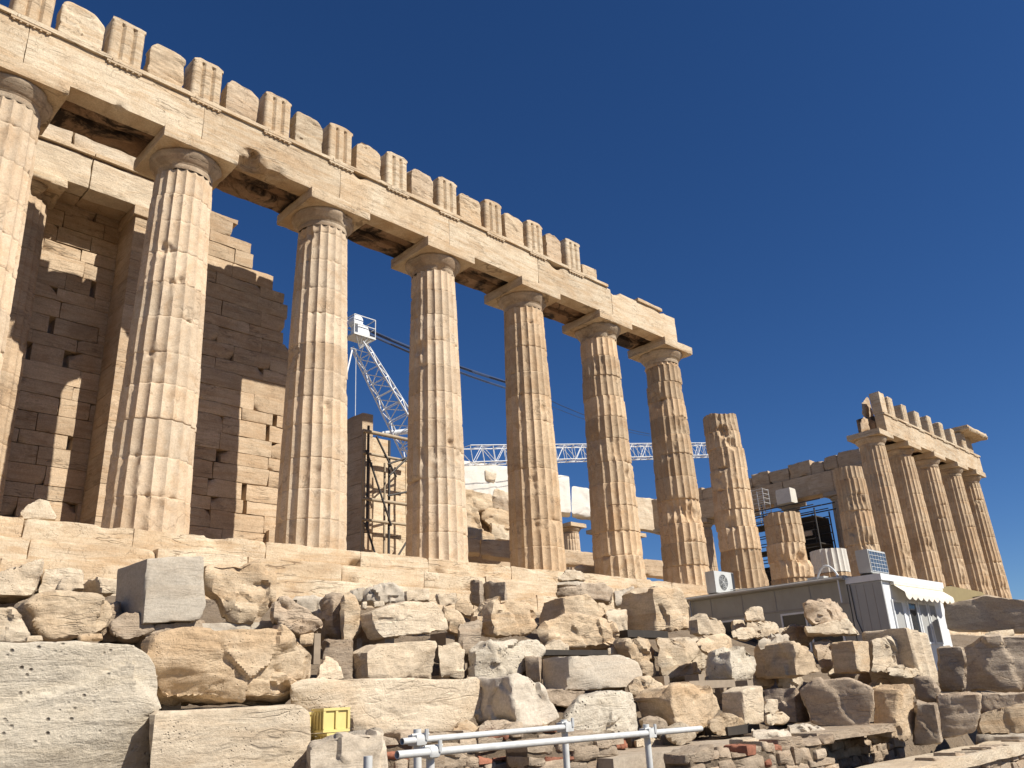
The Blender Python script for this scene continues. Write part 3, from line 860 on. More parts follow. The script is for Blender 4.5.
# low blocks on the floor behind column 2
a = Acc(); block(a, (8.2, 2.6, 0), (9.6, 3.3, .62), .1, .02, .02, 1, .5); block(a, (6.4, 2.5, 0), (8.1, 3.3, .45), .1, .02, .02, 2, .45)
block(a, (9.2, 3.4, 0), (10.4, 4.6, 1.3), .1, .03, .04, 3, .4)
under(a.build('bench_blocks', 'marble_wall', sharp=45), temple)

# pier and wall behind the scaffold, between columns 2 and 3
a = Acc()
z = 0.0; q = 0
while z < 5.5:
    block(a, (12.84, 3.98, z), (13.30, 5.15, z + .84), .1, .02, .02, 160 + q, .5 + .1 * (q % 2)); z += .85; q += 1
under(a.build('pier', 'marble_wall', sharp=45), temple)
a = Acc(); q = 0
for z0_, z1_, xe in ((0, 1.7, 16.2), (1.7, 3.3, 16.2), (3.3, 4.5, 16.2), (4.5, 5.15, 14.1)):
    xa = 13.31
    while xa < xe:
        xb = min(xe, xa + 1.5 + .3 * (q % 2)); block(a, (xa, 4.06, z0_), (xb - .006, 4.95, z1_ - .006 - (.12 if z1_ > 5 and q % 2 else 0)), .09, .02, .025, 170 + q, .6 + .08 * ((q * 7) % 3)); xa = xb; q += 1
under(a.build('wall', 'marble', sharp=45), temple)

# broken wall seen between columns 3 and 4, low blocks between 4, 5 and 6
for q, (pl, m_, tn) in enumerate((
        ([(455, 487), (470, 489), (491, 494), (492, 507), (478, 511), (455, 500)], 'rock_warm', .55),
        ([(455, 500), (470, 503), (478, 510), (481, 529), (468, 531), (455, 528)], 'rock_warm', .5),
        ([(479, 508), (492, 507), (516, 512), (516, 530), (493, 528), (482, 519)], 'rock_warm', .6),
        ([(487, 522), (516, 527), (516, 540), (492, 539)], 'rock_pale', .5),
        ([(455, 527), (480, 528), (500, 538), (496, 541), (455, 538)], 'rock_warm', .5),
        ([(492, 496), (516, 499), (516, 513), (492, 508)], 'rock_brown', .3))):  # set-back block in darker stone, its colour stands in for the recess's shadow
    tstone('wall_block', pl, 9.0 if q < 5 else 9.6, m_, T=1.1, seed=210 + q, rough=.05, tone=tn, cuts=2, facets=1)
for q, pl in enumerate(([(455, 536), (480, 539), (480, 553), (455, 551)], [(481, 539), (520, 541), (520, 560), (481, 555)], [(556, 548), (594, 553), (594, 566), (556, 563)], [(594, 556), (606, 558), (606, 572), (594, 570)],
                         [(642, 558), (672, 562), (672, 578), (642, 574)])):
    tstone('wall_block', pl, 7.5, 'marble_wall', T=1.2, seed=230 + q, rough=.015, tone=.3, cuts=0, facets=0)
tstone('wall_block', [(575, 565), (598, 566), (602, 573), (574, 571)], 1.2, 'rock_pale', T=.6, seed=240, rough=.02)

a = Acc(); block(a, (21.0, 10.4, 0), (28.0, 11.2, 5.6), .3, .04, .05, 7, .3); under(a.build('wall', 'marble_wall'), temple)
# north colonnade, far side
for i_ in range(7, 15):
    a = Acc(); shaft(a, COLX[i_], 28.84, 0, 9.57, seed=260 + i_, dmg=.9, spf=4, dz=.3)
    c = under(a.build('column', 'marble_column', sharp=38), temple)
    capital(COLX[i_], 28.84, c, seed=i_, n=24, res=.4)
for q, (pl, m_) in enumerate((([(440, 458), (512, 466), (512, 507), (440, 500)], 'marble_new'), ([(512, 467), (569, 476), (571, 514), (512, 507)], 'marble_new'),
                              ([(570, 485), (616, 492), (616, 522), (570, 514)], 'marble_new'), ([(616, 494), (660, 499), (672, 510), (672, 534), (616, 524)], 'rock_pale'))):
    tstone('architrave', pl, 28.0, m_, T=1.7, seed=270 + q, rough=.03, cuts=0, facets=0, tone=(.55, .6, .6, .55)[q])
tstone('wall_block', [(494, 488), (512, 492), (512, 503), (492, 497)], 27.85, 'rock_pale', T=.5, seed=281, rough=.05)
tstone('wall_block', [(485, 470), (497, 473), (494, 483), (486, 480)], 27.85, 'rock_pale', T=.5, seed=282, rough=.03)

# east porch (pronaos) across the building
def pron(part, y0, y1, z0, z1, mat, seed, **kw):
    a = Acc(); block(a, (59.2, y0, z0), (60.9, y1, z1), kw.pop('res', .3), .03, .03, seed, **kw); return under(a.build(part, mat, sharp=45), temple)
py_ = [4.3, 8.15, 12.33, 16.51, 20.69, 24.54]
for q, (u0, u1) in enumerate(((3.4, 8.1), (8.12, 12.3), (12.34, 16.5), (16.52, 20.7), (20.72, 25.4))): pron('architrave', u0, u1, 10.2, 11.86, 'marble_wall', 290 + q, tone=.45 + .1 * (q % 2))
a = Acc(); y = 3.4; r_ = random.Random(4); q = 0
while y < 25.2:
    L_ = r_.uniform(.9, 2.0); block(a, (59.35, y, 11.87), (60.8, y + L_ - .02, 12.95 + r_.uniform(-.15, .22)), .2, .06, .06, 300 + q, .35 + r_.uniform(-.15, .15), wear=3); y += L_; q += 1
under(a.build('frieze', 'marble_wall', sharp=45), temple)
for q, yy in enumerate(py_):
    a = Acc(); shaft(a, 60.0, yy, .3, 9.4, r0=.82, r1=.66, zf=.3, H=9.1, seed=310 + q, dmg=.6, spf=4, dz=.3, tonevar=.15)
    c = under(a.build('porch_column', 'concrete' if q == 1 else 'marble_wall', sharp=38), temple)
    capital(60.0, yy, c, z=9.4, r=.66, scale=.92, seed=q, n=24, res=.3, mat='concrete', amat='concrete')
a = Acc(); block(a, (57.0, 2.4, -.01), (64.5, 27, .3), .8, .02, .0, 4, .5); under(a.build('step', 'marble_wall'), temple)
# ------------------------------------------------------------------ stone field below the temple
R_ = rock
# --- loose stones by the steps and the left side
R_('pale wedge of stone lying on the top step beside the first fluted column', [(20, 514), (27, 504), (40, 499), (49, 501), (57, 520), (23, 519)], Y=-.55, T=.5, mat='rock_pale', rough=.02, name='loose_stone', group='small loose stones')
R_('small brown corner stone lying on the top step at the left edge of the picture', [(-12, 516), (7, 517), (6, 531), (-12, 531)], Y=-.9, T=.5, mat='rock_warm', name='loose_stone', group='small loose stones')
R_('pale sloping block at the left edge behind the big rough brown boulder', [(-20, 578), (44, 556), (41, 572), (32, 595), (-20, 596)], Y=-5.6, T=.8, mat='rock_pale', rough=.03)
R_('pale block just right of the sloping block, its lower part hidden by a wedge', [(45, 566), (84, 567), (84, 594), (36, 596)], Y=-5.3, T=.7, mat='rock_pale', rough=.03, layer=.015)
R_('small white wedge leaning on the pale block above the rough brown boulder', [(56, 588), (62, 578), (80, 574), (83, 589), (57, 591)], Y=-5.9, T=.3, mat='rock_pale', rough=.015, name='loose_stone', group='small loose stones')
R_('small block with one dark side between the white wedge and the grey box block', [(97, 577), (119, 579), (119, 593), (102, 593)], Y=-6.0, xl=82, mat='rock_pale', rough=.02)
R_('big rough brown boulder with a pointed underside on the far left', [(30, 603), (38, 596), (62, 592), (112, 599), (118, 611), (109, 628), (98, 633), (52, 638), (42, 630)], Y=-7.4, xl=9, mat='rock_warm', rough=.045, layer=.01, facets=2)
R_('brown stone squeezed between the rough boulder and the grey box block', [(104, 606), (118, 600), (124, 640), (102, 640)], Y=-7.1, T=.5, mat='rock_brown', rough=.04)
R_('rounded pale block at the left edge above the giant pitted block', [(-15, 606), (12, 608), (25, 622), (28, 642), (-15, 643)], Y=-7.9, T=.7, mat='rock_pale', rough=.03)
R_('smooth grey box block with a dark left side, largest squared block of the upper left', [(147, 558), (204, 556), (206, 606), (200, 620), (143, 624)], Y=-7.6, xl=115, tone=.3, mat='rock_grey', rough=.008, cuts=1, facets=0, k=.012)
R_('flat weathered stone packed under the grey box block', [(141, 626), (204, 619), (204, 632), (141, 635)], Y=-7.5, T=.8, mat='rock_brown', rough=.02, layer=.015, name='loose_stone')
R_('giant pale pitted block filling the lower left corner', [(-150, 645), (0, 642), (137, 640), (153, 651), (162, 668), (163, 700), (157, 722), (156, 800), (-150, 830)], Y=-11.9, T=1.3, mat='rock_pitted', rough=.035, cuts=0, facets=1, k=.02, seed=77)
R_('little pale stone lying on the giant pitted block', [(77, 634), (102, 633), (103, 640), (79, 641)], Y=-11.5, T=.15, mat='rock_warm', rough=.006, name='loose_stone', group='small loose stones')
R_('tiny white chip lying on the giant pitted block near its left end', [(26, 636), (42, 635), (44, 641), (25, 642)], Y=-11.5, T=.12, mat='rock_pale', rough=.004, name='loose_stone', group='small loose stones')
R_('long rough orange streaked block with an overhanging belly, above the lower squared beam', [(139, 641), (172, 631), (284, 627), (298, 643), (315, 656), (313, 673), (300, 689), (286, 698), (240, 700), (195, 698), (160, 700), (150, 668)], Y=-11.45, T=1.6, mat='rock_warm', rough=.05, cuts=1, facets=3, layer=.018, seed=106)
R_('squared pale beam block with a crack, under the orange streaked block', [(150, 712), (299, 705), (310, 713), (311, 800), (150, 800)], Y=-12.05, T=1.2, mat='rock_pale', rough=.012, cuts=0, facets=0, k=.012, layer=.006)
R_('rough block with bitten lower left corner right of the grey box block', [(208, 566), (261, 563), (275, 577), (276, 602), (266, 620), (232, 621), (222, 606), (210, 592)], Y=-7.5, xl=203, mat='rock_warm', rough=.05, facets=2)
R_('thin pale slab under the block with the bitten corner', [(180, 624), (282, 620), (284, 628), (180, 634)], Y=-7.4, T=.9, mat='rock_grey', rough=.01, facets=0, name='stone_slab', cat='stone slab')
R_('slanting rough brown slab sliding down towards the two upright stones', [(271, 603), (286, 596), (305, 607), (322, 621), (320, 629), (300, 636), (286, 629), (274, 617)], Y=-8.0, T=.7, mat='rock_brown', rough=.05, facets=2, tone=.85, layer=.02)
R_('grey white veined block behind the slanting brown slab', [(291, 597), (316, 595), (334, 603), (322, 617), (306, 612)], Y=-7.0, T=.6, mat='rock_grey', rough=.03)
R_('small squared chock stone under the tip of the slanting brown slab', [(300, 635), (314, 632), (313, 644), (301, 646)], Y=-8.2, T=.4, mat='rock_warm', rough=.01, name='loose_stone', group='small loose stones')
R_('brown upright stone with a dark side, the taller partner behind the pointed upright stone', [(333, 596), (345, 590), (347, 640), (338, 643), (331, 620)], Y=-7.6, xl=319, mat='rock_brown', rough=.04, tone=.7)
R_('pointed upright stone with a sharp lit edge', [(341, 602), (349, 591), (355, 598), (361, 622), (361, 630), (350, 642), (342, 640)], Y=-8.0, T=.5, mat='rock_warm', rough=.03, facets=2)
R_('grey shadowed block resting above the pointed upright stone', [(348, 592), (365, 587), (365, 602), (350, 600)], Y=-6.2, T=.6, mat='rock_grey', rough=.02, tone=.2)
R_('dark rugged stone perched over small white chocks above the smooth white block', [(365, 591), (374, 586), (392, 582), (403, 594), (402, 600), (385, 603), (366, 600)], Y=-6.5, T=.7, mat='rock_grey', rough=.06, facets=2, tone=.45)
R_('small white chock under the dark rugged stone, beside the upright stones', [(361, 602), (367, 601), (367, 609), (361, 609)], Y=-6.6, T=.2, mat='rock_pale', rough=.004, name='loose_stone', group='small loose stones')
R_('small white chock under the right end of the dark rugged stone', [(373, 601), (384, 601), (385, 606), (374, 607)], Y=-6.6, T=.2, mat='rock_pale', rough=.004, name='loose_stone', group='small loose stones')
R_('small white pointed stone standing in the dark gap right of the orange streaked block', [(316, 680), (320, 664), (326, 655), (338, 662), (343, 680)], Y=-10.3, T=.3, mat='rock_pale', rough=.02, name='loose_stone', group='small loose stones', tone=.8)
R_('smooth white block with a single drill hole, resting at a tilt', [(378, 612), (398, 602), (435, 602), (446, 614), (449, 630), (386, 638), (377, 626)], Y=-8.4, xl=360, mat='rock_pale', rough=.018, tone=.7, facets=1)
R_('rough brown end piece joined to the smooth white drilled block', [(442, 605), (456, 610), (465, 622), (460, 634), (450, 633)], Y=-8.1, T=.6, mat='rock_warm', rough=.04)
R_('low pale stone between the rugged dark stone and the step', [(404, 591), (428, 588), (430, 601), (404, 601)], Y=-5.2, T=.7, mat='rock_pale', rough=.02)
R_('small pale broken stone with a dark notch above the smooth white block', [(438, 594), (457, 592), (459, 604), (440, 605)], Y=-6.6, xl=436, mat='rock_pale', rough=.03)
R_('small brown wedge stone left of the big textured block', [(456, 600), (465, 597), (476, 612), (470, 617), (457, 612)], Y=-7.2, T=.5, mat='rock_warm', rough=.03)
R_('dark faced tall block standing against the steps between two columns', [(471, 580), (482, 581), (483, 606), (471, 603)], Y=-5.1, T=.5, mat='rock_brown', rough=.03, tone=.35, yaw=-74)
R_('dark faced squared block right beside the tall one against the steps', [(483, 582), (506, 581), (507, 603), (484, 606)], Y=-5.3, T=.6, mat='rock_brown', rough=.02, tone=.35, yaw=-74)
R_('big textured block with dark cracks below the dark faced blocks by the steps', [(497, 600), (504, 598), (539, 606), (540, 626), (528, 633), (496, 634), (490, 618)], Y=-8.3, xl=476, mat='rock_warm', rough=.055, facets=3, tone=.6)
R_('large pale block leaning back, under the smooth white drilled block', [(367, 652), (380, 645), (400, 642), (437, 641), (438, 678), (368, 678)], Y=-9.3, xl=352, mat='rock_pale', rough=.02, facets=1)
R_('pale block with a slanted left edge, right neighbour of the large leaning block', [(439, 644), (455, 642), (463, 647), (463, 678), (440, 678)], Y=-9.2, T=.8, mat='rock_pale', rough=.03)
R_('coarse sparkling block with a broken lower left corner', [(480, 650), (492, 641), (538, 640), (546, 649), (540, 660), (524, 668), (521, 676), (498, 684), (482, 681)], Y=-9.5, xl=466, mat='rock_pitted', rough=.035, facets=2, tone=.7)
R_('brown squared stone in shade left of the rounded long block', [(524, 656), (541, 657), (541, 683), (527, 679)], Y=-9.8, T=.8, mat='rock_brown', rough=.015, tone=.6, yaw=-72)
R_('long pale beam block with a cut right end, above the rubble wall and the pipes', [(290, 684), (304, 679), (476, 678), (488, 692), (474, 718), (460, 731), (380, 736), (290, 742)], Y=-11.35, T=1.1, mat='rock_pale', rough=.012, cuts=0, facets=1, k=.012, tone=.62, layer=.008)
R_('dark faced angular boulder in front of the coarse sparkling block', [(519, 690), (513, 676), (521, 672), (533, 676), (546, 690), (562, 717), (556, 726), (520, 728), (514, 712)], Y=-11.9, xl=476, mat='rock_grey', rough=.04, facets=2, tone=.75)
R_('rounded boulder at the bottom edge just right of the yellow crates', [(309, 747), (345, 734), (381, 733), (386, 800), (357, 810), (318, 800), (308, 760)], Y=-12.9, T=.8, mat='rock_grey', rough=.035, facets=2, tone=.65)
# --- centre
R_('flat rounded stone on top of the small stone pile beside the steps', [(557, 577), (566, 570), (583, 570), (587, 579), (560, 581)], Y=-5.4, T=.6, mat='rock_pale', rough=.02, name='loose_stone', group='small loose stones')
R_('thin flat stone under the flat rounded stone of the small pile', [(558, 582), (588, 580), (587, 585), (556, 586)], Y=-5.4, T=.6, mat='rock_grey', rough=.01, name='loose_stone', group='small loose stones')
R_('dark brown pitted slab lying across the top of the pile', [(555, 588), (575, 585), (604, 583), (613, 589), (610, 601), (598, 599), (556, 595)], Y=-5.9, T=.9, mat='rock_brown', rough=.03, facets=1, tone=.6)
R_('rounded block with a dark hollow left face under the dark brown slab', [(567, 597), (588, 595), (606, 608), (612, 625), (567, 626)], Y=-7.0, xl=539, mat='rock_warm', rough=.035, facets=1, tone=.6)
R_('big angular block tilted forward in the middle of the pile', [(539, 629), (550, 620), (570, 612), (600, 617), (619, 621), (618, 638), (606, 645), (572, 647), (546, 646)], Y=-8.6, T=1.0, mat='rock_warm', rough=.05, facets=3, tone=.65, layer=.01)
R_('pale block peeping between the tilted block and the big two faced boulder', [(606, 609), (627, 608), (627, 640), (606, 640)], Y=-7.4, T=.6, mat='rock_pale', rough=.02)
R_('squared grey white stone high on the pile left of the two faced boulder', [(614, 591), (634, 586), (634, 604), (615, 606)], Y=-5.6, T=.7, mat='rock_grey', rough=.03, tone=.6)
R_('big boulder with a dark left face and a bright coarse right face, crowning the pile', [(655, 589), (668, 586), (683, 589), (688, 605), (692, 628), (662, 631)], Y=-7.9, xl=621, mat='rock_warm', rough=.045, facets=2, tone=.7)
R_('small white flat stone between the tilted block and the large broken block', [(607, 648), (620, 645), (630, 652), (626, 656), (608, 655)], Y=-9.0, T=.4, mat='rock_pale', rough=.01, name='loose_stone', group='small loose stones')
R_('left piece of the large broken pair under the two faced boulder', [(626, 640), (657, 637), (659, 672), (650, 676), (640, 672), (630, 655)], Y=-9.3, xl=617, mat='rock_warm', rough=.05, facets=2)
R_('right piece of the large broken pair, a jutting lip at its foot', [(656, 638), (700, 637), (707, 648), (713, 664), (702, 668), (694, 674), (672, 680), (662, 676)], Y=-9.5, T=.9, mat='rock_pale', rough=.06, facets=3)
R_('long smooth block with a rounded right end and dark left end', [(570, 656), (622, 655), (638, 662), (643, 672), (643, 686), (571, 691)], Y=-10.3, xl=541, mat='rock_grey', rough=.01, cuts=0, facets=1, tone=.7)
R_('coarse grained trapezoid block right behind the pipe rail', [(562, 719), (580, 697), (600, 693), (633, 693), (639, 708), (640, 732), (600, 736), (568, 732)], Y=-12.0, T=1.0, mat='rock_pitted', rough=.03, cuts=0, facets=1, tone=.6)
R_('large block with a deep dark left face, right of the coarse trapezoid block', [(668, 697), (674, 686), (707, 685), (724, 697), (727, 710), (713, 724), (700, 731), (678, 727)], Y=-11.8, xl=636, mat='rock_warm', rough=.045, facets=2, tone=.6)
R_('reddish broken brick lump behind the pipe rail', [(604, 739), (624, 736), (628, 748), (606, 750)], Y=-11.9, T=.3, mat='brick_red', rough=.02, name='loose_stone', group='small loose stones')
R_('white rounded rubble stone lying on the concrete ledge near the rail end', [(634, 741), (648, 737), (663, 741), (663, 747), (636, 748)], Y=-11.9, T=.3, mat='rock_pale', rough=.02, name='loose_stone', group='small loose stones')
R_('small grey rubble stone right of the white rounded one on the ledge', [(658, 736), (668, 733), (680, 739), (676, 746), (662, 746)], Y=-11.9, T=.25, mat='rock_grey', rough=.02, name='loose_stone', group='small loose stones')
# --- right part, in front of the shed
R_('low pale stone at the left foot of the shed wall', [(697, 619), (706, 614), (727, 621), (731, 630), (720, 636), (699, 634)], Y=-8.6, xl=688, mat='rock_pale', rough=.03)
R_('small pale chunk below the first shed window', [(731, 620), (744, 619), (746, 632), (732, 632)], Y=-8.3, T=.4, mat='rock_pale', rough=.02)
R_('flat white stone lying before the shed between two grey stones', [(731, 631), (742, 627), (752, 627), (757, 636), (745, 640), (733, 638)], Y=-9.0, T=.5, mat='rock_pale', rough=.02, tone=.75)
R_('small white knob of stone on top of the heap before the shed window', [(744, 611), (750, 608), (762, 607), (764, 620), (745, 621)], Y=-8.8, T=.4, mat='rock_pale', rough=.03)
R_('wide pale stone under the small white knob', [(747, 622), (776, 621), (779, 636), (757, 638), (748, 632)], Y=-8.8, T=.5, mat='rock_pale', rough=.03)
R_('little pale stone right of the wide pale stone before the shed window', [(779, 628), (787, 627), (789, 635), (779, 636)], Y=-9.0, T=.3, mat='rock_pale', rough=.01, name='loose_stone', group='small loose stones')
R_('rounded grey brown cap stone with a hollow underside, before the shed corner', [(803, 602), (815, 599), (849, 598), (851, 608), (850, 619), (836, 623), (812, 623), (804, 614)], Y=-10.9, T=.9, mat='rock_brown', rough=.035, facets=2, tone=.9)
R_('flat pale slab under the rounded cap stone before the shed corner', [(800, 627), (846, 622), (864, 616), (868, 631), (858, 634), (806, 634)], Y=-11.0, T=.9, mat='rock_pale', rough=.025, facets=1)
R_('block with a rounded lit shoulder and a shaded rough left face below the white stone', [(793, 642), (803, 642), (815, 656), (823, 672), (797, 676)], Y=-11.3, xl=752, mat='rock_warm', rough=.04, facets=1, tone=.5)
R_('grey cap of stone behind the rounded shoulder block', [(758, 641), (775, 635), (795, 636), (800, 645), (760, 650)], Y=-10.7, T=.6, mat='rock_grey', rough=.04)
R_('coarse block with a bright face and shaded left side, right of the jutting lip', [(731, 650), (745, 647), (755, 655), (758, 668), (757, 680), (733, 680), (730, 665)], Y=-10.8, xl=705, mat='rock_pitted', rough=.035, facets=1, tone=.6)
R_('broken stone wedged behind the rounded shoulder block', [(812, 640), (830, 641), (841, 651), (835, 665), (823, 672), (815, 655)], Y=-10.8, T=.7, mat='rock_brown', rough=.05, tone=.8)
R_('upright squared block with a shaded half, left of the layered white stone', [(854, 641), (870, 640), (870, 672), (858, 672)], Y=-11.6, xl=832, mat='rock_warm', rough=.015, facets=0)
R_('layered white and brown stone under the fluted fragment', [(870, 641), (884, 637), (904, 640), (915, 656), (906, 665), (895, 671), (872, 672)], Y=-11.7, T=.8, mat='rock_pale', rough=.045, facets=2, layer=.02)
R_('small stone with a shaded hollow above the layered white stone', [(884, 630), (900, 630), (906, 640), (903, 648), (886, 640)], Y=-11.2, T=.5, mat='rock_warm', rough=.03)
R_('small rounded white stone at the foot of the shed left face', [(870, 634), (880, 631), (884, 638), (872, 641)], Y=-11.0, T=.4, mat='rock_pale', rough=.015, name='loose_stone', group='small loose stones')
R_('white stone with a dark corner between the layered stone and the fluted fragment', [(885, 668), (900, 665), (924, 671), (929, 678), (905, 677), (890, 676)], Y=-12.0, T=.5, mat='rock_pale', rough=.03)
R_('pale squared block with a shaded left half, centre of the lower right row', [(742, 691), (750, 687), (763, 686), (765, 723), (745, 727)], Y=-12.0, xl=722, mat='rock_pale', rough=.012, facets=0, tone=.6)
R_('shaded block with a thin lit right edge behind the two little stacked stones', [(797, 686), (801, 706), (813, 722), (797, 723), (795, 700)], Y=-12.0, xl=763, mat='rock_brown', rough=.02, facets=0, tone=.7)
R_('upper one of two little stacked stones beside the pale squared block', [(765, 700), (783, 699), (785, 708), (774, 714), (765, 713)], Y=-12.5, T=.3, mat='rock_pale', rough=.02, name='loose_stone', group='small loose stones')
R_('lower one of two little stacked stones beside the pale squared block', [(765, 715), (782, 712), (790, 718), (784, 724), (765, 725)], Y=-12.5, T=.35, mat='rock_pale', rough=.02, name='loose_stone', group='small loose stones')
R_('large dark reddish pitted boulder with a sunlit top', [(799, 690), (812, 679), (850, 679), (873, 688), (874, 706), (866, 735), (838, 736), (812, 722)], Y=-12.8, T=1.1, mat='rock_brown', rough=.03, facets=1, yaw=-70, tone=.75)
R_('tall stone with a sharp vertical edge, lit on its right and resting on the ledge', [(899, 690), (907, 684), (916, 698), (917, 728), (908, 741), (900, 738)], Y=-13.45, xl=873, mat='rock_warm', rough=.03, facets=1, tone=.6)
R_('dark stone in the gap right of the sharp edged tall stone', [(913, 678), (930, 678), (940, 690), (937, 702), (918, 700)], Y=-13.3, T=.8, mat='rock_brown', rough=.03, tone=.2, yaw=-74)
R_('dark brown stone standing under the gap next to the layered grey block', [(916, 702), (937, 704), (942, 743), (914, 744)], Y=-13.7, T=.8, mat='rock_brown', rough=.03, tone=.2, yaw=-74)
R_('long dark brown beam block with a sunlit top at the right edge', [(942, 606), (985, 595), (1050, 603), (1050, 632), (948, 630)], Y=-11.6, T=.9, mat='rock_brown', rough=.03, facets=0, yaw=-74, tone=.75)
R_('dark rounded block with a black hollow, left end of the large right hand stone', [(938, 648), (962, 646), (966, 660), (964, 691), (940, 690)], Y=-13.0, T=1.0, mat='rock_brown', rough=.03, yaw=-74, tone=.35)
R_('large brown stone with layered underside at the right edge', [(962, 650), (985, 637), (1050, 634), (1050, 693), (966, 691), (961, 672)], Y=-13.1, T=1.2, mat='rock_brown', rough=.04, facets=2, yaw=-60, tone=.85, layer=.02)
R_('small white chock under the long dark beam block', [(984, 632), (1013, 629), (1015, 636), (985, 638)], Y=-12.0, T=.4, mat='rock_pale', rough=.006, name='loose_stone', group='small loose stones')
R_('layered grey block with a ragged lower edge in the lower right', [(937, 695), (960, 694), (981, 694), (980, 714), (975, 733), (940, 740)], Y=-13.8, T=1.0, mat='rock_brown', rough=.03, yaw=-60, tone=.75, layer=.02)
R_('grey stone behind, upper right neighbour of the layered grey block', [(981, 694), (1050, 694), (1050, 712), (990, 716), (981, 712)], Y=-13.8, T=1.0, mat='rock_brown', rough=.03, yaw=-60, tone=.8)
R_('long brown stone with a slanted sunlit top at the lower right edge', [(977, 717), (1000, 710), (1050, 702), (1050, 733), (978, 734)], Y=-14.0, T=.9, mat='rock_warm', rough=.03, yaw=-45, tone=.25)
R_('flat shaded stone course under the long brown stone', [(976, 735), (1050, 734), (1050, 748), (977, 747)], Y=-14.05, T=.9, mat='rock_grey', rough=.015, yaw=-72, tone=.3)
R_('layered flat stone with two ledges on the rubble wall', [(752, 731), (790, 730), (793, 742), (765, 746), (752, 740)], Y=-13.1, T=.5, mat='rock_grey', rough=.02, layer=.03, tone=.8)
R_('white wedge with a dark nose on the rubble wall', [(742, 739), (757, 737), (766, 743), (764, 748), (745, 749)], Y=-13.2, xl=729, mat='rock_pale', rough=.015, name='loose_stone', group='small loose stones')
R_('dark capped stone at the right end of the rubble wall', [(788, 727), (806, 725), (826, 730), (826, 741), (800, 746), (792, 741)], Y=-13.0, T=.5, mat='rock_grey', rough=.03, tone=.5)
# fillers deeper in the pile, each a stone glimpsed between the others
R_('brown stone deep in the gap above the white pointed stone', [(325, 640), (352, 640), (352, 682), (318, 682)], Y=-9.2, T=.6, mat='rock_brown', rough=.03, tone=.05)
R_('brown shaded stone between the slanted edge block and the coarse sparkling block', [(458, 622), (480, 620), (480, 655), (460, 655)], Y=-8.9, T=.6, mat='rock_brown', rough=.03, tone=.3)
R_('brown stone under the long smooth block beside the angular boulder', [(538, 688), (585, 691), (580, 706), (548, 706)], Y=-10.4, T=.7, mat='rock_brown', rough=.03, tone=.4)

# the stones packed in behind: wherever the big blocks leave the slope bare
def inside(p, poly):
    c = False; n = len(poly)
    for a_, b_ in zip(range(n), range(-1, n - 1)):
        (x1, y1), (x2, y2) = poly[a_], poly[b_]
        if (y1 > p[1]) != (y2 > p[1]) and p[0] < (x2 - x1) * (p[1] - y1) / (y2 - y1) + x1: c = not c
    return c
def field_top(x): return np.interp(x, [0, 120, 300, 400, 560, 700, 860, 945, 1024], [575, 585, 600, 598, 602, 622, 635, 650, 655])
def field_bot(x): return np.interp(x, [0, 160, 300, 480, 600, 820, 900, 1024], [640, 700, 735, 735, 735, 735, 742, 745])
fr = random.Random(12); nf = 0
for yy in range(590, 742, 9):
    for xx in range(6, 1030, 9):
        if not (field_top(xx) < yy < field_bot(xx)): continue
        if any(inside((xx + ox, yy + oy), q) for q in COVER for ox, oy in ((0, 0), (8, 0), (-8, 0), (0, 6), (0, -6))): continue
        COVER.append([(xx - 12, yy - 7), (xx + 12, yy - 7), (xx + 12, yy + 7), (xx - 12, yy + 7)])
        sc_ = fr.uniform(.95, 1.5) * (1 - .25 * (xx > 600)); w_ = 17 * sc_ * fr.uniform(.8, 1.4); h_ = 12 * sc_
        pl = [(xx + math.cos(t_) * w_ * fr.uniform(.8, 1.05), yy + math.sin(t_) * h_ * fr.uniform(.8, 1.05)) for t_ in [k_ * math.pi / 4 + .3 for k_ in range(8)]]
        Yf = slope_hit(xx, yy + h_ * .8)
        if Yf > -4.6 or (xx > 690 and Yf > -10.3): Yf = min(Yf, -10.5 if xx > 690 else -4.7)
        rock('brown packing stone in the shaded gaps between the larger blocks', pl, Y=Yf + .25, T=.5, mat=fr.choice(('rock_brown', 'rock_warm', 'rock_warm', 'rock_pale')), rough=.026, cuts=3, facets=2, tone=fr.uniform(0, .7), name='packing_stone', group='packing stones between the blocks', seed=9000 + nf)
        nf += 1
print('fillers', nf)

# fluted fragment standing on end
def fluted_fragment():
    a = Acc()
    P0 = at(912, 655, -12.0)
    P1 = at(932, 655, -12.0)
    wd = np.linalg.norm(P1 - P0); top = at(915, 630, -12.0)[2]; bot = at(930, 683, -12.0)[2]
    cx, cy = (P0[0] + P1[0]) / 2 - .05, -11.75
    def post(P):
        u = (P[:, 0] - cx) / wd
        m = P[:, 1] < cy - .1
        P[:, 1] += np.where(m, .06 * np.abs(np.sin(u * math.pi * 2.4)), 0)
        P[:, 2] += .10 * u * np.clip((P[:, 2] - bot) / (top - bot), 0, 1) * -1
        P[:, 0] += (top - P[:, 2]) * .12
        return P
    block(a, (cx - wd / 2, cy - .3, bot), (cx + wd / 2, cy + .75, top), .06, .03, .02, 5, .6, wear=2, post=post)
    o = a.build('fluted_fragment', 'rock_pale', sharp=40)
    tag(o, 'upright fragment of a fluted column standing before the white awning', 'column fragment')
fluted_fragment()

# bearers that carry the big blocks
for q, (xx, yb, zg, zb) in enumerate(BEAR):
    a = Acc(); r_ = random.Random(q)
    w_ = r_.uniform(.05, .11)
    block(a, (xx - w_, yb, zg), (xx + w_, yb + r_.uniform(.25, .5), zb), .06, .01, .008, q, r_.uniform(.2, .6), wear=2)
    tag(a.build('bearer', 'timber' if q % 3 else 'rock_brown', sharp=40), 'short bearer holding a block off the ground, in the shade beneath it', 'bearer', 'bearers under the laid out blocks')
